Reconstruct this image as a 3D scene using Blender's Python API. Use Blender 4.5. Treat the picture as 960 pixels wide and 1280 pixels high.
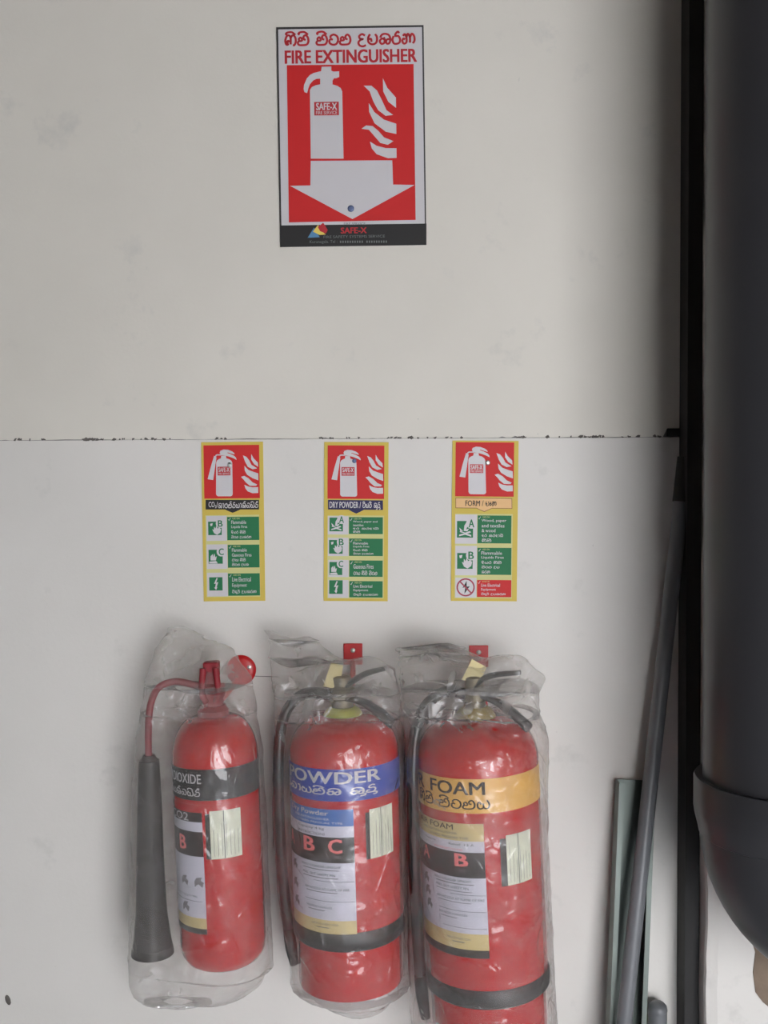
import bpy, bmesh, math, random
from mathutils import Vector, Matrix, noise

# ------------------------------------------------------------------ reset
for o in list(bpy.data.objects):
    bpy.data.objects.remove(o, do_unlink=True)
scn = bpy.context.scene
C = scn.collection
R = math.radians
random.seed(7)

# ------------------------------------------------------------------ camera
F = 1300.0                 # focal length in pixels of the 960 x 1280 frame
ZC = 1.10                  # height of the wall point in the middle of the frame
DIST = 1.30                # camera to wall
PITCH = R(2.0)
ROLL = R(-0.3)
CAM = Vector((0, -DIST, ZC + DIST * math.tan(PITCH)))
ROT = Matrix.Rotation(math.pi / 2 - PITCH, 3, 'X') @ Matrix.Rotation(ROLL, 3, 'Z')
cd = bpy.data.cameras.new('camera')
cam = bpy.data.objects.new('camera', cd)
C.objects.link(cam)
cd.sensor_fit = 'VERTICAL'
cd.sensor_height = 36.0
cd.lens = F * 36.0 / 1280.0
cd.clip_start = 0.01
cam.matrix_world = Matrix.Translation(CAM) @ ROT.to_4x4()
scn.camera = cam

# ------------------------------------------------------------------ world, exposure
w = bpy.data.worlds.new('overcast_sky')
scn.world = w
w.use_nodes = True
bg = w.node_tree.nodes['Background']
bg.inputs[0].default_value = (0.96, 0.97, 1.0, 1)
bg.inputs[1].default_value = 4.0
scn.view_settings.view_transform = 'Standard'
scn.view_settings.look = 'None'
scn.view_settings.gamma = 1.0
scn.view_settings.use_curve_mapping = False
scn.view_settings.exposure = 1.45


def P(px, py, y):
    """the point of the depth plane y seen at a pixel of the photograph (for measuring)"""
    d = ROT @ Vector(((px - 480.0) / F, -(py - 640.0) / F, -1.0))
    t = (y - CAM.y) / d.y
    return CAM + d * t


# ------------------------------------------------------------------ materials
def new_mat(name):
    m = bpy.data.materials.new(name)
    m.use_nodes = True
    nt = m.node_tree
    b = nt.nodes['Principled BSDF']
    return m, nt, b


def lin(c):
    c = c / 255.0
    return c / 12.92 if c <= 0.04045 else ((c + 0.055) / 1.055) ** 2.4


def srgb(r, g, b):
    return (lin(r), lin(g), lin(b), 1.0)


def mat(name, col, rough=0.5, metal=0.0, var=0.08, scale=30.0, bump=0.0, bscale=200.0, coat=0.0, detail=4):
    m, nt, b = new_mat(name)
    b.inputs['Roughness'].default_value = rough
    b.inputs['Metallic'].default_value = metal
    if coat:
        b.inputs['Coat Weight'].default_value = coat
        b.inputs['Coat Roughness'].default_value = 0.08
    tc = nt.nodes.new('ShaderNodeTexCoord')
    n = nt.nodes.new('ShaderNodeTexNoise')
    n.inputs['Scale'].default_value = scale
    n.inputs['Detail'].default_value = detail
    nt.links.new(tc.outputs['Object'], n.inputs['Vector'])
    mx = nt.nodes.new('ShaderNodeMix')
    mx.data_type = 'RGBA'
    mx.inputs[6].default_value = tuple(c * (1 - var) for c in col[:3]) + (1,)
    mx.inputs[7].default_value = tuple(min(1, c * (1 + var)) for c in col[:3]) + (1,)
    nt.links.new(n.outputs['Fac'], mx.inputs[0])
    nt.links.new(mx.outputs[2], b.inputs['Base Color'])
    if bump:
        n2 = nt.nodes.new('ShaderNodeTexNoise')
        n2.inputs['Scale'].default_value = bscale
        n2.inputs['Detail'].default_value = 5
        nt.links.new(tc.outputs['Object'], n2.inputs['Vector'])
        bp = nt.nodes.new('ShaderNodeBump')
        bp.inputs['Strength'].default_value = bump
        bp.inputs['Distance'].default_value = 0.002
        nt.links.new(n2.outputs['Fac'], bp.inputs['Height'])
        nt.links.new(bp.outputs['Normal'], b.inputs['Normal'])
    return m


def paint_mat(name, ca, cb):
    """old off-white wall paint with faint blotches, grime and roller relief"""
    m, nt, b = new_mat(name)
    b.inputs['Roughness'].default_value = 0.75
    tc = nt.nodes.new('ShaderNodeTexCoord')

    def noise_node(scale, detail, rough=0.55):
        n = nt.nodes.new('ShaderNodeTexNoise')
        n.inputs['Scale'].default_value = scale
        n.inputs['Detail'].default_value = detail
        n.inputs['Roughness'].default_value = rough
        nt.links.new(tc.outputs['Object'], n.inputs['Vector'])
        return n

    def ramp(src, a, c):
        r = nt.nodes.new('ShaderNodeMapRange')
        r.inputs[1].default_value = a
        r.inputs[2].default_value = c
        nt.links.new(src, r.inputs[0])
        return r.outputs[0]

    def mix(fac, a, c):
        x = nt.nodes.new('ShaderNodeMix')
        x.data_type = 'RGBA'
        nt.links.new(fac, x.inputs[0])
        for i, v in ((6, a), (7, c)):
            if isinstance(v, tuple):
                x.inputs[i].default_value = v
            else:
                nt.links.new(v, x.inputs[i])
        return x.outputs[2]

    big = ramp(noise_node(3.2, 4).outputs['Fac'], 0.35, 0.7)
    col = mix(big, ca, cb)
    smudge = ramp(noise_node(11.0, 6, 0.65).outputs['Fac'], 0.60, 0.80)
    col = mix(smudge, col, (0.50, 0.49, 0.46, 1))
    speck = ramp(noise_node(75.0, 3, 0.6).outputs['Fac'], 0.735, 0.78)
    col = mix(speck, col, (0.40, 0.39, 0.36, 1))
    nt.links.new(col, b.inputs['Base Color'])
    n2 = noise_node(160.0, 5)
    bp = nt.nodes.new('ShaderNodeBump')
    bp.inputs['Strength'].default_value = 0.12
    bp.inputs['Distance'].default_value = 0.002
    nt.links.new(n2.outputs['Fac'], bp.inputs['Height'])
    nt.links.new(bp.outputs['Normal'], b.inputs['Normal'])
    return m


def film_mat():
    """cloudy thin polythene: mostly see-through, a little scattering, a glossy skin"""
    m = bpy.data.materials.new('polythene_film')
    m.use_nodes = True
    nt = m.node_tree
    nt.nodes.clear()
    out = nt.nodes.new('ShaderNodeOutputMaterial')
    tc = nt.nodes.new('ShaderNodeTexCoord')
    n = nt.nodes.new('ShaderNodeTexNoise')
    n.inputs['Scale'].default_value = 55
    n.inputs['Detail'].default_value = 3
    n.inputs['Distortion'].default_value = 0.6
    nt.links.new(tc.outputs['Object'], n.inputs['Vector'])
    b0 = nt.nodes.new('ShaderNodeBump')
    b0.inputs['Strength'].default_value = 0.4
    b0.inputs['Distance'].default_value = 0.003
    nt.links.new(n.outputs['Fac'], b0.inputs['Height'])
    # sharp folds: thin raised lines where warped cells meet
    n3 = nt.nodes.new('ShaderNodeTexNoise')
    n3.inputs['Scale'].default_value = 14
    nt.links.new(tc.outputs['Object'], n3.inputs['Vector'])
    va = nt.nodes.new('ShaderNodeVectorMath')
    va.operation = 'MULTIPLY_ADD'
    va.inputs[1].default_value = (0.06, 0.06, 0.06)
    nt.links.new(n3.outputs['Color'], va.inputs[0])
    nt.links.new(tc.outputs['Object'], va.inputs[2])
    vo = nt.nodes.new('ShaderNodeTexVoronoi')
    vo.feature = 'DISTANCE_TO_EDGE'
    vo.inputs['Scale'].default_value = 26
    nt.links.new(va.outputs[0], vo.inputs['Vector'])
    vr = nt.nodes.new('ShaderNodeMapRange')
    vr.inputs[1].default_value = 0.0
    vr.inputs[2].default_value = 0.05
    vr.inputs[3].default_value = 1.0
    vr.inputs[4].default_value = 0.0
    nt.links.new(vo.outputs['Distance'], vr.inputs[0])
    bp = nt.nodes.new('ShaderNodeBump')
    bp.inputs['Strength'].default_value = 0.7
    bp.inputs['Distance'].default_value = 0.0012
    nt.links.new(vr.outputs[0], bp.inputs['Height'])
    nt.links.new(b0.outputs['Normal'], bp.inputs['Normal'])
    tr = nt.nodes.new('ShaderNodeBsdfTransparent')
    tr.inputs[0].default_value = (0.985, 0.982, 0.98, 1)
    rf = nt.nodes.new('ShaderNodeBsdfRefraction')
    rf.inputs['Color'].default_value = (0.985, 0.982, 0.98, 1)
    rf.inputs['IOR'].default_value = 1.04
    rf.inputs['Roughness'].default_value = 0.4
    df = nt.nodes.new('ShaderNodeBsdfDiffuse')
    df.inputs[0].default_value = (0.78, 0.75, 0.72, 1)
    tl = nt.nodes.new('ShaderNodeBsdfTranslucent')
    tl.inputs[0].default_value = (0.78, 0.75, 0.72, 1)
    gl = nt.nodes.new('ShaderNodeBsdfAnisotropic')
    gl.inputs['Roughness'].default_value = 0.11
    nt.links.new(bp.outputs['Normal'], gl.inputs['Normal'])

    def mix(f, a, c):
        x = nt.nodes.new('ShaderNodeMixShader')
        if isinstance(f, float):
            x.inputs[0].default_value = f
        else:
            nt.links.new(f, x.inputs[0])
        nt.links.new(a, x.inputs[1])
        nt.links.new(c, x.inputs[2])
        return x.outputs[0]
    see = mix(0.06, tr.outputs[0], rf.outputs[0])
    milk = mix(0.5, df.outputs[0], tl.outputs[0])
    cl = nt.nodes.new('ShaderNodeTexNoise')      # cloudier and clearer patches of the film
    cl.inputs['Scale'].default_value = 22
    cl.inputs['Detail'].default_value = 5
    cl.inputs['Distortion'].default_value = 1.2
    nt.links.new(tc.outputs['Object'], cl.inputs['Vector'])
    mr = nt.nodes.new('ShaderNodeMapRange')
    mr.inputs[1].default_value = 0.35
    mr.inputs[2].default_value = 0.70
    mr.inputs[3].default_value = 0.10
    mr.inputs[4].default_value = 0.25
    nt.links.new(cl.outputs['Fac'], mr.inputs[0])
    # where the film is bunched up in several layers it is cloudier
    at = nt.nodes.new('ShaderNodeAttribute')
    at.attribute_name = 'bunched'
    ma = nt.nodes.new('ShaderNodeMath')
    ma.operation = 'MULTIPLY_ADD'
    ma.use_clamp = True
    nt.links.new(at.outputs['Fac'], ma.inputs[0])
    ma.inputs[1].default_value = 0.07
    nt.links.new(mr.outputs[0], ma.inputs[2])
    body = mix(ma.outputs[0], see, milk)
    # the same reflectance on both faces of the sheet: the Fresnel node inverts its index on back faces
    geo = nt.nodes.new('ShaderNodeNewGeometry')
    ior = nt.nodes.new('ShaderNodeMapRange')
    ior.inputs[3].default_value = 1.52
    ior.inputs[4].default_value = 1 / 1.52
    nt.links.new(geo.outputs['Backfacing'], ior.inputs[0])
    fr = nt.nodes.new('ShaderNodeFresnel')
    nt.links.new(ior.outputs[0], fr.inputs[0])
    nt.links.new(bp.outputs['Normal'], fr.inputs['Normal'])
    nt.links.new(mix(fr.outputs[0], body, gl.outputs[0]), out.inputs[0])
    return m


M = {
    'paint': paint_mat('wall_paint', (0.675, 0.65, 0.615, 1), (0.62, 0.598, 0.562, 1)),
    'paint_dim': paint_mat('dim_warm_wall_paint', (0.665, 0.632, 0.568, 1), (0.61, 0.58, 0.52, 1)),  # upper board warmer and darker: dim warm light higher up painted in
    'joint': mat('joint_dirt', (0.11, 0.10, 0.09, 1), 0.9, var=0.4, scale=60),
    'dark': mat('shade_and_cap_black', (0.012, 0.011, 0.011, 1), 0.7, var=0.3, scale=20),  # painted shade of the corner gap and joint hole; also the tube cap
    'cement': mat('grey_cement', (0.22, 0.21, 0.20, 1), 0.85, var=0.15, scale=6, bump=0.3),
    'floor': mat('pale_cement_floor', (0.52, 0.545, 0.60, 1), 0.7, var=0.12, scale=5, bump=0.2),
    'ceiling': mat('ceiling_board', (0.20, 0.16, 0.12, 1), 0.8, var=0.08, scale=3),
    'brown': mat('brown_mortar', (0.20, 0.15, 0.11, 1), 0.95, var=0.35, scale=40, bump=0.8, bscale=120),
    'pvc': mat('dark_grey_pvc', (0.026, 0.026, 0.029, 1), 0.36, var=0.10, scale=8, bump=0.03, bscale=60),
    'conduit': mat('grey_conduit', (0.15, 0.155, 0.165, 1), 0.36, var=0.12, scale=15),
    'galv': mat('galvanised_steel', (0.13, 0.152, 0.137, 1), 0.45, metal=0.5, var=0.22, scale=14),
    'red': mat('red_enamel', srgb(180, 17, 16), 0.27, var=0.05, scale=6, coat=0.3),
    'red_part': mat('red_valve_paint', srgb(132, 22, 34), 0.6, var=0.1),
    'red_bracket': mat('red_bracket_paint', srgb(186, 16, 22), 0.35, var=0.06),
    'hose_red': mat('red_brown_tube', srgb(128, 34, 44), 0.4, var=0.1),
    'black': mat('black_plastic', (0.014, 0.0135, 0.013, 1), 0.42, var=0.25, scale=40),
    'horn': mat('black_horn_rubber', (0.020, 0.018, 0.016, 1), 0.5, var=0.35, scale=18),
    'rubber': mat('black_hose_rubber', (0.010, 0.010, 0.010, 1), 0.22, var=0.2, scale=40),
    'steel': mat('dull_valve_metal', (0.17, 0.145, 0.10, 1), 0.5, metal=0.8, var=0.15),
    'lime': mat('yellow_green_plastic', srgb(176, 178, 70), 0.45, var=0.1),
    'olive': mat('olive_plastic', srgb(150, 130, 60), 0.5, var=0.1),
    'card': mat('cream_card', srgb(214, 200, 150), 0.7, var=0.05),
    'white': mat('white_print', (0.54, 0.52, 0.535, 1), 0.5, var=0.03),
    'sred': mat('sign_red', srgb(192, 18, 20), 0.65, var=0.03),
    'slett': mat('sign_letter_red', srgb(176, 30, 40), 0.45, var=0.02),
    'sblack': mat('black_print', (0.010, 0.009, 0.009, 1), 0.65, var=0.05),
    'sframe': mat('dark_sign_rim', (0.03, 0.028, 0.028, 1), 0.5, var=0.1),
    'yellow': mat('yellow_sign_border', srgb(200, 176, 74), 0.65, var=0.04),
    'pale': mat('pale_glow_film', srgb(196, 194, 130), 0.65, var=0.04),
    'green': mat('sign_green', srgb(10, 106, 62), 0.65, var=0.04),
    'navy': mat('navy_print', srgb(28, 26, 74), 0.65, var=0.04),
    'peach': mat('peach_print', srgb(222, 178, 124), 0.65, var=0.03),
    'peach_line': mat('brown_line_print', srgb(140, 96, 40), 0.5, var=0.03),
    'ring_red': mat('prohibition_ring_print', srgb(150, 36, 60), 0.5, var=0.03),
    'blue': mat('blue_label', srgb(34, 62, 158), 0.42, var=0.05),
    'midblue': mat('mid_blue_print', srgb(62, 108, 178), 0.42, var=0.05),
    'gold': mat('amber_label', srgb(222, 172, 84), 0.42, var=0.04),
    'cream': mat('cream_print', srgb(206, 186, 130), 0.45, var=0.05),
    'label': mat('label_paper', (0.60, 0.59, 0.68, 1), 0.42, var=0.03),
    'brownblack': mat('brown_black_print', (0.020, 0.014, 0.012, 1), 0.42, var=0.1),
    'grey': mat('grey_print', (0.20, 0.19, 0.20, 1), 0.45, var=0.06),
    'paper': mat('sticker_paper', srgb(216, 218, 196), 0.5, var=0.06, scale=60),
    'ink': mat('grey_ink', (0.14, 0.15, 0.15, 1), 0.5, var=0.1),
    'glow': mat('red_glow_letter', srgb(236, 120, 120), 0.45, var=0.02),
    'sky': mat('light_blue_print', srgb(80, 130, 170), 0.45, var=0.02),
    'sun': mat('yellow_print', srgb(220, 196, 90), 0.45, var=0.02),
    'screw': mat('screw_zinc', (0.55, 0.55, 0.52, 1), 0.3, metal=0.7, var=0.05),
    'screw_blue': mat('blue_grey_screw', srgb(84, 96, 130), 0.4, metal=0.3, var=0.05),
    'film': film_mat(),
}


# ------------------------------------------------------------------ object helpers
def link(name, me, material=None, parent=None, smooth=False):
    o = bpy.data.objects.new(name, me)
    C.objects.link(o)
    if material:
        me.materials.clear()
        me.materials.append(M[material])
    if smooth:
        for p in me.polygons:
            p.use_smooth = True
    if parent:
        o.parent = parent
    return o


def from_bm(name, bm, material, parent=None, smooth=False, autos=None):
    bmesh.ops.recalc_face_normals(bm, faces=bm.faces[:])
    me = bpy.data.meshes.new(name)
    bm.to_mesh(me)
    bm.free()
    o = link(name, me, material, parent, smooth)
    if autos:
        me.set_sharp_from_angle(angle=R(autos))
    return o


def thing(name, label, cat, loc=(0, 0, 0), group=None):
    o = bpy.data.objects.new(name, None)
    C.objects.link(o)
    o.empty_display_size = 0.05
    o.location = loc
    tag(o, label, cat, group)
    return o


def tag(o, label=None, cat=None, group=None, kind=None):
    if label:
        o['label'] = label
    if cat:
        o['category'] = cat
    if group:
        o['group'] = group
    if kind:
        o['kind'] = kind
    return o


def box(bm, x0, x1, y0, y1, z0, z1):
    r = bmesh.ops.create_cube(bm, size=1.0)
    for v in r['verts']:
        v.co = Vector(((x0 + x1) / 2 + v.co.x * (x1 - x0), (y0 + y1) / 2 + v.co.y * (y1 - y0), (z0 + z1) / 2 + v.co.z * (z1 - z0)))
    return r['verts']


def bevel(bm, off, seg=2):
    bmesh.ops.bevel(bm, geom=bm.edges[:], offset=off, segments=seg, affect='EDGES', profile=0.5)


def lathe(bm, prof, seg=64, cx=0.0, cy=0.0):
    """prof: list of (radius, z), turned about the vertical axis"""
    rings = []
    for r, z in prof:
        if r < 1e-6:
            rings.append([bm.verts.new((cx, cy, z))])
        else:
            rings.append([bm.verts.new((cx + r * math.sin(2 * math.pi * i / seg), cy - r * math.cos(2 * math.pi * i / seg), z)) for i in range(seg)])
    for a, b in zip(rings, rings[1:]):
        for i in range(seg):
            j = (i + 1) % seg
            if len(a) == 1 and len(b) == 1:
                continue
            if len(a) == 1:
                bm.faces.new((a[0], b[j], b[i]))
            elif len(b) == 1:
                bm.faces.new((a[i], a[j], b[0]))
            else:
                bm.faces.new((a[i], a[j], b[j], b[i]))


def crom(pts, n=8):
    """Catmull-Rom through points of any dimension"""
    pts = [Vector(p) for p in pts]
    if len(pts) < 3:
        return pts
    out = []
    q = [pts[0] * 2 - pts[1]] + pts + [pts[-1] * 2 - pts[-2]]
    for i in range(1, len(q) - 2):
        for k in range(n):
            t = k / n
            a, b, c, d = q[i - 1], q[i], q[i + 1], q[i + 2]
            out.append(0.5 * ((2 * b) + (c - a) * t + (2 * a - 5 * b + 4 * c - d) * t * t + (3 * b - a - 3 * c + d) * t ** 3))
    out.append(pts[-1])
    return out


def sweep(bm, pts, rad, seg=16, flat=1.0, caps=True, side=None):
    """tube along 3D points; rad is a number or one per point; flat squashes along the side axis"""
    n = len(pts)
    rings = []
    t0 = (pts[1] - pts[0]).normalized()
    up = side or Vector((0, -1, 0))
    if abs(t0.dot(up)) > 0.95:
        up = Vector((1, 0, 0))
    nrm = (up - t0 * up.dot(t0)).normalized()
    for i, p in enumerate(pts):
        t = (pts[min(i + 1, n - 1)] - pts[max(i - 1, 0)]).normalized()
        nrm = (nrm - t * nrm.dot(t)).normalized()
        bn = t.cross(nrm)
        r = rad[i] if isinstance(rad, (list, tuple)) else rad
        rings.append([bm.verts.new(p + (nrm * math.cos(2 * math.pi * k / seg) * flat + bn * math.sin(2 * math.pi * k / seg)) * r) for k in range(seg)])
    for a, b in zip(rings, rings[1:]):
        for k in range(seg):
            bm.faces.new((a[k], a[(k + 1) % seg], b[(k + 1) % seg], b[k]))
    if caps:
        bm.faces.new(rings[0][::-1])
        bm.faces.new(rings[-1])
    return rings


# ------------------------------------------------------------------ flat print: shapes in a 2D plane
class Flat:
    """vertices (u, v) and faces of a piece of flat print"""
    def __init__(self):
        self.v, self.f, self.lift = [], [], {}

    def poly(self, pts):
        n = len(self.v)
        self.v += [tuple(p) for p in pts]
        self.f.append(tuple(range(n, n + len(pts))))
        return self

    def rect(self, u0, u1, v0, v1):
        return self.poly([(u0, v0), (u1, v0), (u1, v1), (u0, v1)])

    def disc(self, u, v, r, n=24):
        return self.poly([(u + r * math.cos(2 * math.pi * k / n), v + r * math.sin(2 * math.pi * k / n)) for k in range(n)])

    def stroke(self, pts, wd, n=6, smooth=True):
        p = crom([(a, b, 0) for a, b in pts], n) if smooth else [Vector((a, b, 0)) for a, b in pts]
        i0 = len(self.v)
        m = len(p)
        for i in range(m):
            t = (p[min(i + 1, m - 1)] - p[max(i - 1, 0)])
            t = t.normalized() if t.length > 1e-12 else Vector((1, 0, 0))
            nn = Vector((-t.y, t.x, 0)) * wd / 2
            self.v += [(p[i].x + nn.x, p[i].y + nn.y), (p[i].x - nn.x, p[i].y - nn.y)]
        for i in range(m - 1):
            a = i0 + 2 * i
            self.f.append((a, a + 1, a + 3, a + 2))
        return self

    def ring(self, u, v, r, wd, n=32):
        self.stroke([(u + r * math.cos(2 * math.pi * k / n), v + r * math.sin(2 * math.pi * k / n)) for k in range(n + 1)], wd, smooth=False)
        return self

    def add(self, other):
        n = len(self.v)
        self.v += other.v
        self.f += [tuple(i + n for i in f) for f in other.f]
        self.lift.update({i + n: h for i, h in other.lift.items()})
        return self

    def fit(self, u0, u1, v0, v1):
        xs = [p[0] for p in self.v]
        ys = [p[1] for p in self.v]
        ax, bx, ay, by = min(xs), max(xs), min(ys), max(ys)
        self.v = [(u0 + (x - ax) / (bx - ax) * (u1 - u0), v0 + (y - ay) / (by - ay) * (v1 - v0)) for x, y in self.v]
        return self


TEXT_CACHE = {}


def text(s, u0, u1, v0, v1, weight=0.0, res=3, fixed=False):
    """latin lettering fitted to a box; fixed keeps cap height and full line box (for words with descenders)"""
    key = (s, res)
    if key not in TEXT_CACHE:
        cu = bpy.data.curves.new('lettering', 'FONT')
        cu.body = s
        cu.size = 1.0
        cu.resolution_u = res
        cu.fill_mode = 'FRONT'
        o = bpy.data.objects.new('lettering_source', cu)
        C.objects.link(o)
        bpy.context.view_layer.update()
        me = bpy.data.meshes.new_from_object(o.evaluated_get(bpy.context.evaluated_depsgraph_get()))
        TEXT_CACHE[key] = ([(v.co.x, v.co.y) for v in me.vertices], [tuple(p.vertices) for p in me.polygons])
        bpy.data.objects.remove(o, do_unlink=True)
        bpy.data.curves.remove(cu)
        bpy.data.meshes.remove(me)
    f = Flat()
    for j, k in enumerate(((-1, -.4), (1, -.4), (-1, .4), (1, .4), (0, 0)) if weight else ((0, 0),)):      # heavier type: coats of ink side by side
        g = Flat()
        g.v = [(a + k[0] * weight, b + k[1] * weight) for a, b in TEXT_CACHE[key][0]]
        g.f = list(TEXT_CACHE[key][1])
        g.lift = {i: j * 0.00003 for i in range(len(g.v))}
        f.add(g)
    return f.fit(u0, u1, v0, v1)


SINHALA = {   # letter: (width, strokes); written as pen strokes because the built-in font lacks the script
    'ග': (1.0, [[(.40, .30), (.30, .44), (.18, .32), (.26, .08), (.10, .10), (.02, .45), (.14, .85), (.34, .97), (.50, .75), (.50, .08)], [(.50, .70), (.70, .98), (.92, .78), (.97, .35), (.84, .02), (.70, .02)]]),
    'න': (1.0, [[(.42, .56), (.28, .74), (.12, .62), (.16, .42), (.36, .42), (.42, .56)], [(.16, .44), (.02, .24), (.12, .03), (.46, .0), (.82, .06), (.98, .36), (.92, .76), (.72, .96), (.54, .80), (.58, .56), (.74, .52)]]),
    'ව': (0.84, [[(.36, .46), (.20, .56), (.06, .40), (.10, .14), (.38, .0), (.68, .08), (.84, .42), (.76, .80), (.46, .98), (.20, .86), (.14, .66)]]),
    'උ': (0.72, [[(.62, .84), (.36, .98), (.10, .80), (.16, .56), (.44, .50), (.20, .42), (.02, .18), (.12, -.10), (.42, -.20), (.70, -.08)]]),
    'ප': (0.86, [[(.22, .97), (.05, .62), (.08, .20), (.32, .0), (.62, .02), (.82, .25), (.84, .70), (.68, .97)], [(.06, .46), (.30, .52), (.34, .22)]]),
    'ක': (1.08, [[(.50, .46), (.30, .52), (.10, .30), (.24, .02), (.50, .10), (.54, .45), (.46, .66)], [(.14, .62), (.30, .90), (.60, .98), (.92, .86), (1.06, .50), (.98, .10), (.76, .02), (.66, .25), (.82, .46), (1.04, .42)]]),
    'ර': (0.74, [[(.14, .76), (.03, .40), (.15, .05), (.40, .0), (.66, .12), (.72, .45), (.56, .76), (.30, .76), (.34, 1.0), (.54, 1.18), (.64, 1.02)]]),
    'ණ': (1.2, [[(.30, .40), (.15, .50), (.05, .25), (.20, .0), (.42, .15), (.42, .60), (.28, .92), (.10, .75)], [(.42, .60), (.56, .96), (.74, .60), (.74, .08)], [(.74, .60), (.92, .96), (1.12, .72), (1.15, .30), (1.0, .02)]]),
    'ස': (1.04, [[(.40, .50), (.20, .56), (.06, .30), (.25, .02), (.50, .20), (.52, .60)], [(.52, .20), (.78, .02), (1.0, .30), (.94, .76), (.66, .98), (.28, .90)]]),
    'ය': (1.0, [[(.36, .50), (.20, .76), (.06, .50), (.12, .10), (.36, .02), (.52, .20), (.52, .62)], [(.52, .20), (.68, .02), (.92, .10), (.99, .50), (.82, .96)]]),
    'ඩ': (0.84, [[(.36, .34), (.15, .36), (.06, .12), (.36, .0), (.72, .10), (.82, .45), (.66, .70), (.34, .68), (.30, .95), (.56, 1.16), (.78, 1.0)]]),
    'බ': (0.84, [[(.20, .92), (.04, .50), (.15, .10), (.46, .0), (.76, .15), (.82, .60), (.60, .97), (.42, .80), (.52, .58)]]),
    'ළ': (0.84, [[(.30, .60), (.10, .50), (.08, .15), (.36, .0), (.70, .12), (.80, .50), (.62, .80), (.40, .70), (.42, 1.0), (.66, 1.1)]]),
    'ද': (0.70, [[(.60, .90), (.26, .97), (.05, .60), (.20, .25), (.50, .30), (.46, .56), (.26, .46), (.30, .0), (.62, -.10)]]),
    'ා': (0.38, [[(.04, .84), (.20, .98), (.32, .75), (.32, .12), (.18, .0)]]),
    'ෙ': (0.50, [[(.34, .45), (.15, .56), (.05, .30), (.20, .04), (.42, .20), (.42, .60), (.30, .92)]]),
}


def sinhala(s, u0, u1, v0, v1, pen=0.13, n=5):
    f = Flat()
    x, wlast, x0 = 0.0, 1.0, 0.0
    for ch in s:
        if ch == ' ':
            x += 0.55
        elif ch == 'ි':
            f.stroke([(x0 + .20 * wlast, 1.02), (x0 + .08 * wlast, 1.10), (x0 + .22 * wlast, 1.24), (x0 + .62 * wlast, 1.27), (x0 + .95 * wlast, 1.0)], pen, n)
        elif ch == 'ු':
            f.stroke([(x0 + .62 * wlast, .0), (x0 + 1.05 * wlast, -.06), (x0 + 1.08 * wlast, -.30), (x0 + .72 * wlast, -.36)], pen, n)
        elif ch == '්':
            f.stroke([(x0 + .45 * wlast, 1.0), (x0 + .66 * wlast, 1.32), (x0 + wlast, 1.26)], pen, n)
        else:
            wd, st = SINHALA[ch]
            for k in st:
                f.stroke([(x + a, b) for a, b in k], pen, n)
            x0, wlast = x, wd
            x += wd + 0.14
    return f.fit(u0, u1, v0, v1)


def put_flat(name, fl, material, parent, layer):
    """print on a flat sign: the sign lies in its local XZ plane, layers rise towards -Y"""
    me = bpy.data.meshes.new(name)
    me.from_pydata([(p[0], -layer * 0.00012 - fl.lift.get(i, 0.0), p[1]) for i, p in enumerate(fl.v)], [], fl.f)
    me.update()
    return link(name, me, material, parent)


def put_wrap(name, fl, material, parent, rad, layer, step=0.004):
    """print wrapped on a cylinder of radius rad: u is arc length from the front, v is height"""
    bm = bmesh.new()
    vs = [bm.verts.new((p[0], fl.lift.get(i, 0.0), p[1])) for i, p in enumerate(fl.v)]
    for f in fl.f:
        if len(set(f)) > 2:
            try:
                bm.faces.new([vs[i] for i in f])
            except ValueError:
                pass
    us = [p[0] for p in fl.v]
    k = math.ceil(min(us) / step)
    while k * step < max(us):
        bmesh.ops.bisect_plane(bm, geom=bm.verts[:] + bm.edges[:] + bm.faces[:], plane_co=(k * step, 0, 0), plane_no=(1, 0, 0), dist=1e-7)
        k += 1
    rr = rad + 0.0003 + layer * 0.00016
    for v in bm.verts:
        a, r2 = v.co.x / rad, rr + v.co.y
        v.co = Vector((r2 * math.sin(a), -r2 * math.cos(a), v.co.z))
    me = bpy.data.meshes.new(name)
    bm.to_mesh(me)
    bm.free()
    return link(name, me, material, parent, smooth=True)


# ================================================================== THE SETTING
SEAM = P(430, 548.5, 0).z
WALL_END = 0.370
ZTOP = 2.60
LEFT, RIGHT, FRONT = -1.9, 1.8, -2.7

wall = bpy.data.objects.new('wall_back', None)
C.objects.link(wall)
tag(wall, 'off-white painted wall of two boards with a dirty joint between them', kind='structure')


def panel(z0, z1, ragged):
    """a wall board 50 mm thick whose joint edge is slightly ragged"""
    bm = bmesh.new()
    n = 420
    xs = [LEFT + (WALL_END - LEFT) * i / n for i in range(n + 1)]
    rows = []
    for i, x in enumerate(xs):
        a = 0.0011 * noise.noise(Vector((x * 9, 3.1 if ragged == 'bottom' else 8.7, 0))) + 0.0012 * max(0, noise.noise(Vector((x * 70, 1.7 if ragged == 'bottom' else 5.2, 0))))
        chip = 0.0035 * max(0, noise.noise(Vector((x * 130, 2.2, 9))) - 0.42) * 3
        lo, hi = z0, z1
        if ragged == 'bottom':
            lo = z0 + abs(a) * 0.7 + chip
            if x > WALL_END - 0.017:
                lo = z0 + 0.011
        else:
            hi = z1 - abs(a) * 0.4
        rows.append([bm.verts.new((x, 0, lo)), bm.verts.new((x, 0, hi)), bm.verts.new((x, 0.05, hi)), bm.verts.new((x, 0.05, lo))])
    for a, b in zip(rows, rows[1:]):
        for k in range(4):
            bm.faces.new((a[k], a[(k + 1) % 4], b[(k + 1) % 4], b[k]))
    bm.faces.new(rows[0])
    bm.faces.new(rows[-1][::-1])
    return from_bm('wall_board', bm, 'paint_dim' if ragged == 'bottom' else 'paint', wall)


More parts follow.
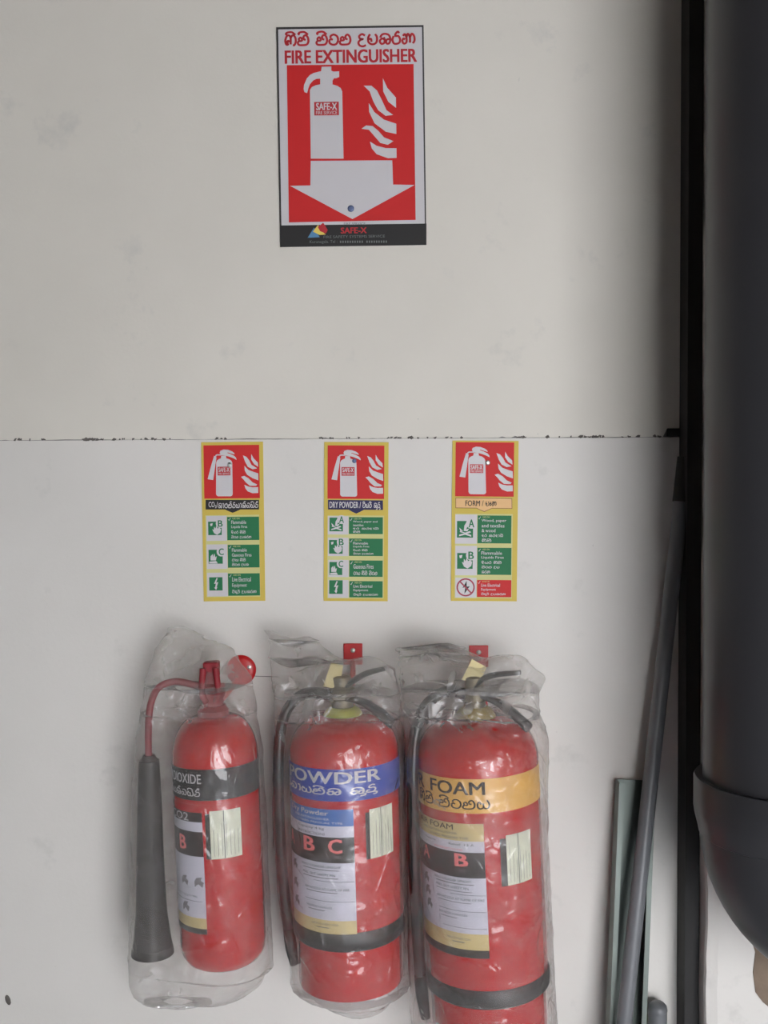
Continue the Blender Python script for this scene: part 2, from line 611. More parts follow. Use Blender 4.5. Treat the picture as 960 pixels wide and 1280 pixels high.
panel(0.0, SEAM - 0.0001, 'top')
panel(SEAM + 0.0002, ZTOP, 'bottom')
bm = bmesh.new()
box(bm, LEFT, WALL_END, 0.0035, 0.049, SEAM - 0.004, SEAM + 0.014)
from_bm('joint_filler', bm, 'cement', wall)
# crumbs of filler and plaster left along the joint
bm = bmesh.new()
for i in range(150):
    x = random.uniform(-0.62, WALL_END - 0.01)
    if noise.noise(Vector((x * 6, 0.3, 4))) < -0.12:
        continue
    s = random.uniform(0.0006, 0.0018)
    r = bmesh.ops.create_icosphere(bm, subdivisions=1, radius=s)
    for v in r['verts']:
        v.co = Vector((v.co.x * random.uniform(0.8, 2.6), v.co.y * 0.4, v.co.z * random.uniform(.5, 1))) + Vector((x, -0.0002, SEAM + random.uniform(-0.0004, 0.0024)))
crumbs = from_bm('joint_crumbs', bm, 'joint', wall)
crumbs['kind'] = 'stuff'
# old nail hole low on the wall and a scratch beside the round bracket
bm = bmesh.new()
p = P(10, 1250, 0)
bmesh.ops.create_icosphere(bm, subdivisions=2, radius=0.004)
for v in bm.verts:
    v.co = Vector((v.co.x * 0.9 - v.co.z * .4, v.co.y * 0.25, v.co.z * 1.7)) + p
from_bm('nail_hole', bm, 'joint', wall)
bm = bmesh.new()
sweep(bm, [P(316, 845, -0.0001), P(330, 845.5, -0.0002), P(348, 846, -0.0001)], 0.0005, 6)
from_bm('scratch', bm, 'cement', wall)

bm = bmesh.new()
box(bm, LEFT, RIGHT, FRONT - 0.6, 0.05, -0.1, 0.0)
tag(from_bm('floor', bm, 'floor'), 'grey cement floor', kind='structure')
bm = bmesh.new()
box(bm, LEFT, RIGHT, FRONT, 0.05, ZTOP, ZTOP + 0.1)
tag(from_bm('ceiling', bm, 'ceiling'), 'tan ceiling board', kind='structure')
bm = bmesh.new()
box(bm, LEFT - 0.1, LEFT, FRONT, 0.05, 0, ZTOP)
tag(from_bm('wall_left', bm, 'cement'), 'grey side wall', kind='structure')
bm = bmesh.new()
box(bm, RIGHT, RIGHT + 0.1, FRONT, 0.05, 0, ZTOP)
tag(from_bm('wall_side', bm, 'cement'), 'grey side wall beyond the pipe', kind='structure')
bm = bmesh.new()
box(bm, LEFT, RIGHT, FRONT - 0.1, FRONT, 1.55, ZTOP)  # unseen wall added; its opening is placed to shape daylight and pipe shadow
box(bm, LEFT, 0.2, FRONT - 0.1, FRONT, 0, 1.55)
box(bm, 1.7, RIGHT, FRONT - 0.1, FRONT, 0, 1.55)
tag(from_bm('wall_front', bm, 'cement'), 'unseen wall with an opening shaped to steer daylight onto the extinguishers', kind='structure')

# near-black strip painting the shade of the gap between wall and pier
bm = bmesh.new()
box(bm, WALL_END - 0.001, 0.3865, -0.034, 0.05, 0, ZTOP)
tag(from_bm('shade_fill_1', bm, 'dark'), 'dark strip standing in for the shaded gap between wall and pier', kind='structure')
bm = bmesh.new()
box(bm, WALL_END - 0.016, WALL_END - 0.0012, -0.004, 0.003, SEAM + 0.001, SEAM + 0.0105)  # near-black block painted in for the shade inside the chipped hole
bevel(bm, 0.0006, 1)
tag(from_bm('shade_fill_2', bm, 'dark'), 'small dark block standing in for the shaded hole at the end of the wall joint', kind='structure')

# plastered pier with a rounded, chipped corner
bm = bmesh.new()
rows = []
for i in range(131):
    z = ZTOP * i / 130
    j = 0.0022 * noise.noise(Vector((z * 14, .5, 2))) + 0.0010 * noise.noise(Vector((z * 60, 4, 1)))
    x0 = 0.388 + j
    rows.append([bm.verts.new(c) for c in ((x0, 0.05, z), (x0, -0.052, z), (x0 + 0.0016, -0.0565, z), (x0 + 0.014, -0.0605, z), (x0 + 0.022, -0.061, z), (RIGHT, -0.061, z), (RIGHT, 0.05, z))])
for a, b in zip(rows, rows[1:]):
    for k in range(7):
        bm.faces.new((a[k], a[(k + 1) % 7], b[(k + 1) % 7], b[k]))
bm.faces.new(rows[0][::-1])
bm.faces.new(rows[-1])
pier = tag(from_bm('wall_right', bm, 'paint'), 'off-white plastered pier behind the big grey pipe', kind='structure')
# broken plaster showing brown mortar beside the elbow
bm = bmesh.new()
out = [(936, 1140), (938, 1172), (944, 1190), (941, 1215), (944, 1240), (953, 1252), (965, 1262), (985, 1258), (1000, 1230), (1005, 1180), (1000, 1140)]
top = []
for a, b in out:
    q = P(a, b, -0.061)
    top.append(Vector((q.x, -0.0625 + random.uniform(-.0008, .0004), q.z)))
cen = sum(top, Vector()) / len(top)
cen.y = -0.066
cv = bm.verts.new(cen)
tv = [bm.verts.new(p) for p in top]
bv = [bm.verts.new((p.x, -0.0605, p.z)) for p in top]
for i in range(len(tv)):
    j = (i + 1) % len(tv)
    bm.faces.new((cv, tv[i], tv[j]))
    bm.faces.new((tv[i], bv[i], bv[j], tv[j]))
from_bm('mortar_patch', bm, 'brown', pier)

# ================================================================== BIG PIPE
PY = -0.215
PR = 0.0810
PX = P(888, 2, PY).x + PR - 0.0005
pipe = thing('drain_pipe', 'big dark grey plastic drain pipe with elbow running down the white pier', 'pipe', (PX, PY, 0))
z_rim = P(950, 1007, PY - 0.090).z
z_elb = z_rim - 0.050
bm = bmesh.new()
lathe(bm, [(PR - 0.004, z_rim - 0.03), (PR, z_rim - 0.03), (PR, ZTOP - 0.001), (PR - 0.004, ZTOP - 0.001)], 96)
from_bm('pipe', bm, 'pvc', pipe, True, 40)
bm = bmesh.new()
lathe(bm, [(PR - 0.002, z_rim - 0.001), (PR + 0.0075, z_rim), (PR + 0.009, z_rim - 0.0025), (PR + 0.009, z_rim - 0.034), (PR + 0.0078, z_rim - 0.042), (PR + 0.0052, z_rim - 0.052), (PR + 0.0036, z_rim - 0.060), (PR + 0.001, z_rim - 0.062)], 96)
from_bm('socket', bm, 'pvc', pipe, True, 40)
bm = bmesh.new()
MR = 0.098
pts = [Vector((MR - MR * math.cos(a), 0, z_elb + 0.001 - MR * math.sin(a))) for a in [R(90) * k / 18 for k in range(19)]]
pts += [Vector((MR + 0.10, 0, z_elb + 0.001 - MR))]
sweep(bm, pts, PR + 0.003, 72)
from_bm('elbow', bm, 'pvc', pipe, True, 50)
bm = bmesh.new()
ring = [Vector((MR + 0.012 * k, 0, z_elb + 0.001 - MR)) for k in (0.5, 0.9, 4.6, 5.0)]
sweep(bm, ring, [PR + 0.003, PR + 0.009, PR + 0.009, PR + 0.004], 72)
from_bm('elbow_socket', bm, 'pvc', pipe, True, 50)
bm = bmesh.new()
sweep(bm, [Vector((MR + 0.09, 0, z_elb + 0.001 - MR)), Vector((RIGHT - PX - 0.001, 0, z_elb + 0.001 - MR))], PR, 72)
from_bm('outlet_pipe', bm, 'pvc', pipe, True, 50)


# ================================================================== LEANING BARS
def lean(a, b):
    """run a line on from a through b down to the floor"""
    t = (a.z - 0.0) / (a.z - b.z)
    return a + (b - a) * t


a, b = P(857.5, 572, -0.012), P(780, 1280, -0.062)
e = lean(a, b)
t = thing('conduit_tube', 'thin dark grey round tube leaning in the corner beside the dark strip', 'tube', e)
bm = bmesh.new()
r0 = 0.0094
sweep(bm, [(a - e) * 0.955, (a - e) * 0.5, (b - e) * 0.5, Vector((0, 0, 0.0015))], r0, 24)
from_bm('tube', bm, 'conduit', t, True, 50)
bm = bmesh.new()
sweep(bm, [(a - e) * 0.953, (a - e)], r0 + 0.0012, 24)
from_bm('end_cap', bm, 'dark', t, True, 50)

# galvanised channel: a C section swept along its leaning axis, open side to the room
tl, bl = P(777, 979, -0.030), P(764, 1280, -0.050)
tr_, br_ = P(817, 981, -0.030), P(806.5, 1280, -0.050)
la, lb = lean(tl, bl), lean(tr_, br_)
base = (la + lb) / 2
ch = thing('metal_channel', 'open galvanised steel channel leaning on the wall behind the grey tube', 'channel', base)
ax = ((tl + tr_) / 2 - base)
L = ax.length
ax.normalize()
sx = (lb - la)
wd = sx.length
sx = (sx - ax * sx.dot(ax)).normalized()
sy = ax.cross(sx)           # towards the wall
if sy.y < 0:
    sy = -sy
dep, th, lip = 0.024, 0.0013, 0.006
sec = [(-wd / 2 + lip, 0), (-wd / 2, 0), (-wd / 2, dep), (wd / 2, dep), (wd / 2, 0), (wd / 2 - lip, 0),
       (wd / 2 - lip, th), (wd / 2 - th, th), (wd / 2 - th, dep - th), (-wd / 2 + th, dep - th), (-wd / 2 + th, th), (-wd / 2 + lip, th)]


def chan(idx, name):
    bm = bmesh.new()
    lo = [bm.verts.new(sx * sec[i][0] + sy * sec[i][1] + ax * 0.001) for i in idx]
    hi = [bm.verts.new(sx * sec[i][0] + sy * sec[i][1] + ax * L) for i in idx]
    n = len(idx)
    for k in range(n):
        bm.faces.new((lo[k], lo[(k + 1) % n], hi[(k + 1) % n], hi[k]))
    bm.faces.new(lo[::-1])
    bm.faces.new(hi)
    return from_bm(name, bm, 'galv', ch)


chan((2, 3, 8, 9), 'web')
chan((0, 1, 2, 9, 10, 11), 'flange')
chan((3, 4, 5, 6, 7, 8), 'flange')

# low dark stub standing in the corner
q = P(822, 1252, -0.022)
s = thing('pipe_stub', 'short dark round-topped stub standing at the wall beside the metal channel', 'pipe stub', (q.x, -0.022, 0))
bm = bmesh.new()
lathe(bm, [(0.0, 0.0), (0.0115, 0.0), (0.0115, q.z - 0.009)], 24)
from_bm('shaft', bm, 'conduit', s, True, 50)
bm = bmesh.new()
lathe(bm, [(0.0115, q.z - 0.012), (0.0122, q.z - 0.010), (0.0112, q.z - 0.005), (0.008, q.z - 0.0015), (0.0, q.z)], 24)
from_bm('cap', bm, 'conduit', s, True, 50)


# ================================================================== SIGNS
class Sign:
    """flat sign measured on an enlarged view: corner points in view pixels give the local frame"""
    def __init__(self, name, label, group, view, k, corners, thick=0.0012):
        self.c = corners
        full = [P(view[0] + x / k, view[1] + y / k, -thick) for x, y in corners]
        ctr = sum(full, Vector()) / 4
        self.W = ((full[1] - full[0]).length + (full[2] - full[3]).length) / 2
        self.H = ((full[0] - full[3]).length + (full[1] - full[2]).length) / 2
        d = (full[1] - full[0]) + (full[2] - full[3])
        e = (full[0] - full[3]) + (full[1] - full[2])
        ang = (math.atan2(d.z, d.x) + math.atan2(-e.x, e.z)) / 2
        self.root = thing(name, label, 'sign', (ctr.x, -thick, ctr.z), group)
        self.root.rotation_euler = (0, -ang, 0)
        self.th = thick

    def m(self, x, y):
        tl, tr, br, bl = self.c
        s = t = 0.5
        for _ in range(4):
            xl, xr = tl[0] + (bl[0] - tl[0]) * t, tr[0] + (br[0] - tr[0]) * t
            s = (x - xl) / (xr - xl)
            yt, yb = tl[1] + (tr[1] - tl[1]) * s, bl[1] + (br[1] - bl[1]) * s
            t = (y - yt) / (yb - yt)
        return ((s - 0.5) * self.W, (0.5 - t) * self.H)

    def box(self, x0, y0, x1, y1):
        a, b = self.m(x0, (y0 + y1) / 2)[0], self.m(x1, (y0 + y1) / 2)[0]
        c, d = self.m((x0 + x1) / 2, y1)[1], self.m((x0 + x1) / 2, y0)[1]
        return a, b, c, d

    def plate(self, material):
        bm = bmesh.new()
        box(bm, -self.W / 2, self.W / 2, 0, self.th - 0.0001, -self.H / 2, self.H / 2)
        return from_bm('plate', bm, material, self.root)

    def panel(self, name, b, material, layer, parent=None):
        return put_flat(name, Flat().rect(*self.box(*b)), material, parent or self.root, layer)

    def polys(self, name, ps, material, layer, parent=None, smooth=False):
        f = Flat()
        for p in ps:
            pts = [self.m(*q) for q in p]
            if smooth:
                pts = [(v.x, v.y) for v in crom([(a, b, 0) for a, b in pts + [pts[0]]], 4)[:-1]]
            f.poly(pts)
        return put_flat(name, f, material, parent or self.root, layer)

    def text(self, s, b, material, layer, weight=0.0, parent=None, res=3):
        return put_flat('lettering', text(s, *self.box(*b), weight=weight, res=res), material, parent or self.root, layer)

    def sinh(self, s, b, material, layer, pen=0.13, parent=None, n=5):
        return put_flat('lettering', sinhala(s, *self.box(*b), pen=pen, n=n), material, parent or self.root, layer)

    def screw(self, x, y, rad, material):
        u, v = self.m(x, y)
        bm = bmesh.new()
        lathe(bm, [(rad, 0.0), (rad, 0.0008), (rad * 0.75, 0.0015), (rad * 0.3, 0.0017), (0, 0.0015)], 20)
        o = from_bm('screw_head', bm, material, self.root, True, 40)
        o.rotation_euler = (math.pi / 2, 0, 0)
        o.location = (u, -0.0003, v)


FL_TOP = [[(533, 370), (575, 370), (605, 395), (630, 445), (655, 500), (690, 525), (650, 530), (610, 500), (585, 455), (565, 400)],
          [(637, 330), (660, 380), (706, 432), (706, 487), (665, 455), (638, 400)],
          [(560, 462), (590, 510), (640, 550), (706, 572), (706, 627), (650, 615), (590, 570), (562, 510)],
          [(520, 600), (545, 582), (580, 585), (610, 610), (640, 645), (690, 665), (660, 685), (620, 675), (590, 640), (560, 605)],
          [(565, 668), (600, 690), (650, 703), (706, 703), (706, 755), (660, 757), (600, 735), (575, 705)]]

S = Sign('fire_extinguisher_sign', 'large red and white sign with a big white down arrow, high on the wall', None,
         (330, 20), 939 / 220.0, [(62, 65), (860, 43), (858, 1222), (90, 1230)], 0.002)
S.plate('sframe')
S.polys('white_panel', [[(72, 77), (851, 54), (851, 1114), (96, 1122)]], 'white', 1)
rp = S.polys('red_panel', [[(120, 265), (803, 252), (803, 1088), (135, 1100)]], 'sred', 2)
S.sinh('ගිනි නිවන උපකරණ', (105, 76, 816, 168), 'slett', 2, pen=0.20)
S.text('FIRE EXTINGUISHER', (108, 178, 822, 250), 'slett', 2, weight=0.034)
ex = S.polys('extinguisher_picture', [[(245, 395), (255, 380), (276, 370), (300, 365), (300, 335), (280, 336), (262, 345), (245, 365), (237, 385), (230, 412), (215, 407), (211, 390), (213, 370), (228, 335), (246, 315), (265, 305), (305, 295), (308, 272), (360, 270), (360, 292), (372, 297), (402, 295), (402, 325), (385, 333), (375, 332), (366, 345), (366, 365), (392, 372), (410, 384), (418, 402), (424, 760), (250, 760)]], 'white', 4)
S.panel('name_plate', (268, 458, 400, 530), 'slett', 6, ex)
S.text('SAFE-X', (278, 464, 390, 502), 'white', 8, 0.03, ex)
S.text('FIRE SERVICE', (278, 507, 390, 525), 'white', 8, 0.0, ex, 2)
for f in FL_TOP:
    S.polys('flame_picture', [f], 'white', 4, smooth=False)
S.polys('arrow', [[(250, 772), (683, 768), (686, 898), (800, 900), (470, 1083), (140, 905), (248, 903)]], 'white', 4)
foot = S.polys('footer_panel', [[(90, 1116), (860, 1108), (858, 1222), (90, 1230)]], 'sblack', 4)
S.polys('logo_mark', [[(234, 1183), (268, 1128), (286, 1160), (298, 1180)]], 'sky', 6)
S.polys('logo_mark', [[(262, 1150), (290, 1112), (300, 1140), (330, 1166), (296, 1168)]], 'sun', 7)
S.polys('logo_mark', [[(288, 1126), (316, 1102), (340, 1142), (330, 1160), (300, 1148)]], 'slett', 8)
S.text('SAFE-X', (408, 1128, 545, 1160), 'slett', 6, 0.03)
S.text('FIRE SERVICE', (425, 1102, 538, 1114), 'ink', 6, 0, res=2)
S.text('FIRE SAFETY SYSTEMS SERVICE', (318, 1170, 640, 1184), 'ink', 6, 0, res=2)
S.text('Kurunegala. Tel :', (245, 1196, 390, 1216), 'ink', 6, 0, res=2)
f = Flat()          # the number is too faint to read: only its blurred strokes
for k in range(20):
    if k != 10:
        f.rect(*S.box(404 + k * 12.6, 1199, 411 + k * 12.6, 1211))
put_flat('faint_line', f, 'ink', S.root, 6)
S.screw(462, 1027, 0.0041, 'screw_blue')

PIC_BODY = [(205, 222), (210, 208), (222, 198), (240, 190), (242, 172), (276, 172), (278, 190), (300, 197), (315, 208), (322, 222), (325, 452), (320, 462), (310, 466), (218, 466), (208, 460), (204, 450)]
PIC_LEVER = [(230, 150), (236, 136), (258, 127), (290, 129), (320, 140), (335, 152), (340, 163), (315, 156), (290, 148), (284, 152), (310, 160), (338, 174), (350, 188), (353, 202), (335, 192), (305, 180), (276, 172), (240, 168)]
PIC_NOZ = [(190, 172), (207, 185), (196, 260), (183, 348), (143, 342), (165, 255)]
PIC_FL = [[(400, 170), (425, 180), (445, 205), (462, 238), (503, 263), (470, 270), (435, 252), (415, 215)],
          [(460, 160), (477, 190), (508, 222), (510, 252), (480, 232), (460, 200)],
          [(410, 245), (440, 275), (480, 290), (511, 300), (512, 350), (470, 335), (430, 310), (413, 280)],
          [(385, 325), (410, 318), (440, 335), (470, 365), (503, 380), (495, 390), (450, 390), (420, 365), (405, 345)],
          [(410, 382), (440, 396), (470, 401), (510, 400), (510, 442), (470, 444), (435, 430), (418, 410)]]


def id_sign(name, label, view_x, corners, red, title, rows, screw):
    S = Sign(name, label, 'narrow identification signs under the wall joint', (view_x, 540), 640 / 110.0, corners, 0.0014)
    S.plate('yellow')
    S.panel('red_panel', red, 'sred', 1)

    def q(pt):     # picture drawn in the first sign's panel, carried to this panel
        return (red[0] + (pt[0] - 115) / 405.0 * (red[2] - red[0]), red[1] + (pt[1] - 95) / 387.0 * (red[3] - red[1]))
    ex = S.polys('extinguisher_picture', [[q(p) for p in PIC_BODY], ], 'white', 2)
    S.polys('lever_picture', [[q(p) for p in PIC_LEVER]], 'white', 2, ex)
    S.polys('nozzle_picture', [[q(p) for p in PIC_NOZ]], 'white', 2, ex)
    f = Flat().stroke([S.m(*q(p)) for p in ((242, 166), (222, 166), (206, 168), (198, 184))], 0.0015)
    put_flat('hose_picture', f, 'white', ex, 2)
    a, b = q((215, 252)), q((308, 315))
    S.panel('name_plate', (a[0], a[1], b[0], b[1]), 'slett', 3, ex)
    S.text('SAFE-X', (a[0] + 7, a[1] + 6, b[0] - 7, b[1] - 26), 'white', 4, 0.02, ex, 2)
    S.text('FIRE SERVICE', (a[0] + 7, b[1] - 20, b[0] - 7, b[1] - 6), 'white', 4, 0, ex, 2)
    for fl in PIC_FL:
        S.polys('flame_picture', [[q(p) for p in fl]], 'white', 2)
    S.panel('pale_panel', (rows[0]['w'][0] - 4, rows[0]['w'][1] - 6, rows[0]['g'][2] + 4, rows[-1]['w'][3] + 4), 'pale', 1)
    title(S)
    for r in rows:
        S.panel('white_cell', r['w'], 'white', 2)
        g = S.panel('text_cell', r['g'], r.get('col', 'green'), 2)
        x0, y0, x1, y1 = r['g']
        h = y1 - y0
        put_flat('tick_mark', Flat().stroke([S.m(x0 + 8, y0 + 20), S.m(x0 + 13, y0 + 28), S.m(x0 + 24, y0 + 8)], 0.0006, smooth=False), 'white', g, 4)
        S.text(r.get('head', 'USE ON'), (x0 + 38, y0 + 6, x0 + 90, y0 + 18), 'pale', 4, 0, g, 2)
        n = len(r['t'])
        step = (h - 26) / n
        for k, (kind, s, wid) in enumerate(r['t']):
            yy = y0 + 23 + k * step
            bx = (x0 + 30, yy + step * 0.10, x0 + 30 + wid, yy + step * 0.80)
            if kind == 'e':
                S.text(s, bx, 'white', 4, 0.012, g, 2)
            else:
                S.sinh(s, bx, 'white', 4, 0.16, g, 3)
        ic = r.get('i')
        if ic:
            x0, y0, x1, y1 = ic
            wv, hv = x1 - x0, y1 - y0
            sq = S.panel('icon_square', ic, 'green', 3)

            def n(a, b):
                return (x0 + a * wv, y0 + b * hv)
            k = r['icon']
            if k == 'bolt':
                S.polys('bolt_picture', [[n(.55, .06), n(.36, .50), n(.50, .48), n(.44, .78), n(.36, .76), n(.52, .96), n(.62, .72), n(.55, .76), n(.68, .36), n(.52, .40), n(.64, .08)]], 'white', 4, sq)
            else:
                if k == 'A':
                    S.polys('fire_picture', [[n(.12, .92), n(.14, .82), n(.46, .74), n(.16, .66), n(.22, .60), n(.50, .70), n(.80, .60), n(.88, .68), n(.62, .76), n(.88, .84), n(.88, .94), n(.50, .82)],
                                             [n(.20, .60), n(.14, .40), n(.30, .54), n(.40, .60)], [n(.42, .60), n(.46, .28), n(.62, .02), n(.66, .30), n(.56, .52), n(.76, .44), n(.64, .62)]], 'white', 4, sq)
                elif k == 'B':
                    S.polys('fire_picture', [[n(.30, .56), n(.42, .62), n(.44, .36), n(.54, .52), n(.62, .30), n(.70, .52), n(.82, .44), n(.96, .56), n(.90, .82), n(.66, .98), n(.44, .86)], [n(.14, .16), n(.34, .12), n(.30, .30), n(.18, .34)]], 'white', 4, sq)
                else:
                    S.polys('fire_picture', [[n(.04, .98), n(.06, .84), n(.54, .80), n(.66, .98)], [n(.14, .76), n(.14, .46), n(.30, .30), n(.32, .50), n(.42, .26), n(.48, .54), n(.58, .46), n(.52, .76)]], 'white', 4, sq)
                u, v = S.m(*n(.90, .14))
                rr = abs(S.m(*n(.33, 0))[0] - S.m(*n(0, 0))[0])
                put_flat('letter_disc', Flat().disc(u, v, rr), 'white', sq, 5)
                S.text(k, (x0 + .72 * wv, y0 - .10 * hv, x0 + 1.08 * wv, y0 + .38 * hv), 'green', 6, 0.02, sq)
        elif r.get('ban'):
            x, y, rad = r['ban']
            u, v = S.m(x, y)
            rr = abs(S.m(x + rad, y)[0] - u)
            S.polys('bolt_picture', [[(x + .12 * rad, y - .72 * rad), (x - .34 * rad, y + .05 * rad), (x - .05 * rad, y + .0 * rad), (x - .15 * rad, y + .72 * rad), (x + .45 * rad, y - .12 * rad), (x + .12 * rad, y - .08 * rad)]], 'sblack', 3)
            put_flat('ban_ring', Flat().ring(u, v, rr * 0.92, rr * 0.17), 'ring_red', S.root, 4)
            put_flat('ban_bar', Flat().stroke([(u - rr * .62, v + rr * .62), (u + rr * .62, v - rr * .62)], rr * 0.16, smooth=False), 'ring_red', S.root, 5)
    S.screw(*screw)
    return S


FLAM = [('e', 'Flammable', 108), ('e', 'Liquids Fires', 116), ('s', 'දියර ගිනි', 104), ('s', 'නිවන උපකරණ', 146)]
GAS = [('e', 'Flammable', 108), ('e', 'Gaseous Fires', 142), ('s', 'වායු ගිනි'.replace('වායු', 'වාය'), 100), ('s', 'නිවන උපක', 122)]
ELEC = [('e', 'Live Electrical', 136), ('e', 'Equipment', 106), ('s', 'විදුලි'.replace('විදුලි', 'විදුළි') + ' උපකරණ', 176)]
WOOD = [('e', 'Wood, paper and', 178), ('e', 'textiles', 76), ('s', 'දර කඩදාසි', 186), ('s', 'ගිනි', 52)]


def arrow_tab(b, tipx, tipy):
    return [(b[0], b[1]), (b[2], b[1]), (b[2], b[3]), (tipx + 56, b[3]), (tipx + 28, b[3] + (tipy - b[3]) * .55), (tipx, tipy), (tipx - 28, b[3] + (tipy - b[3]) * .55), (tipx - 56, b[3]), (b[0], b[3])]


def t_co2(S):
    t = S.polys('title_bar', [arrow_tab((128, 492, 517, 562), 325, 586)], 'sblack', 2)
    S.text('CO', (150, 506, 194, 546), 'white', 3, 0.02, t)
    S.text('2', (196, 530, 206, 552), 'white', 3, 0.02, t)
    S.text('/', (206, 506, 218, 548), 'white', 3, 0.01, t)
    S.sinh('කාබන්ඩයොක්සයිඩ්'.replace('ො', 'ා').replace('ඉ', 'ය'), (220, 502, 510, 552), 'white', 3, 0.16, t)


def t_pow(S):
    t = S.polys('title_bar', [arrow_tab((117, 494, 518, 564), 322, 592)], 'navy', 2)
    S.text('DRY POWDER /', (128, 506, 357, 552), 'white', 3, 0.02, t)
    S.sinh('වියළි කුඩු', (368, 502, 500, 562), 'white', 3, 0.18, t)


def t_foam(S):
    S.polys('title_bar_rim', [arrow_tab((113, 478, 527, 555), 322, 580)], 'peach_line', 2)
    t = S.polys('title_bar', [arrow_tab((118, 483, 522, 550), 322, 574)], 'peach', 3)
    S.text('FORM /', (185, 497, 318, 538), 'sblack', 4, 0.01, t)
    S.sinh('පෙණ', (332, 502, 412, 538), 'sblack', 4, 0.18, t)


id_sign('identification_sign', 'yellow-edged narrow sign with a black title strip and three green rows', 235,
        [(95, 75), (545, 70), (562, 1228), (115, 1232)], (115, 95, 520, 482), t_co2,
        [dict(w=(135, 608, 282, 790), g=(285, 615, 518, 785), i=(147, 650, 245, 748), icon='B', t=FLAM),
         dict(w=(137, 816, 287, 995), g=(290, 818, 520, 985), i=(150, 855, 253, 957), icon='C', t=GAS),
         dict(w=(140, 1022, 290, 1195), g=(292, 1027, 523, 1190), i=(155, 1055, 252, 1152), icon='bolt', t=ELEC)],
        (303, 240, 0.0030, 'screw'))
id_sign('identification_sign', 'yellow-edged narrow sign with a navy title strip and four green rows', 390,
        [(92, 75), (565, 72), (543, 1230), (82, 1230)], (115, 98, 530, 485), t_pow,
        [dict(w=(115, 612, 265, 745), g=(268, 617, 515, 740), i=(127, 622, 225, 722), icon='A', t=WOOD),
         dict(w=(115, 768, 264, 902), g=(268, 773, 513, 900), i=(123, 785, 222, 885), icon='B', t=FLAM),
         dict(w=(117, 930, 264, 1055), g=(268, 932, 510, 1052), i=(125, 945, 218, 1040), icon='C', t=[('e', 'Gaseous Fires', 146), ('s', 'වාය ගිනි නිවන', 172)]),
         dict(w=(115, 1076, 262, 1206), g=(267, 1083, 508, 1203), i=(122, 1078, 220, 1178), icon='bolt', t=ELEC)],
        (312, 210, 0.0028, 'screw_blue'))
id_sign('identification_sign', 'yellow-edged narrow sign with a peach title strip and a red bottom row', 550,
        [(95, 65), (580, 62), (550, 1230), (75, 1230)], (115, 75, 543, 468), t_foam,
        [dict(w=(110, 600, 268, 812), g=(272, 605, 518, 808), i=(123, 647, 240, 768), icon='A', t=[('e', 'Wood, paper', 180), ('e', 'and textiles', 166), ('e', '& wood', 100), ('s', 'දර කඩදාසි', 156), ('s', 'ගිනි', 70)]),
         dict(w=(109, 828, 265, 1042), g=(268, 840, 515, 1037), i=(122, 880, 235, 995), icon='B', t=[('e', 'Flammable', 150), ('e', 'Liquids Fires', 162), ('s', 'දියර ගිනි', 146), ('s', 'නිවන උප', 130), ('s', 'කරණ', 62)]),
         dict(w=(107, 1060, 260, 1205), g=(264, 1075, 512, 1200), ban=(182, 1130, 66), col='sred', head='DO NOT USE', t=ELEC)],
        (352, 222, 0.0030, 'screw'))


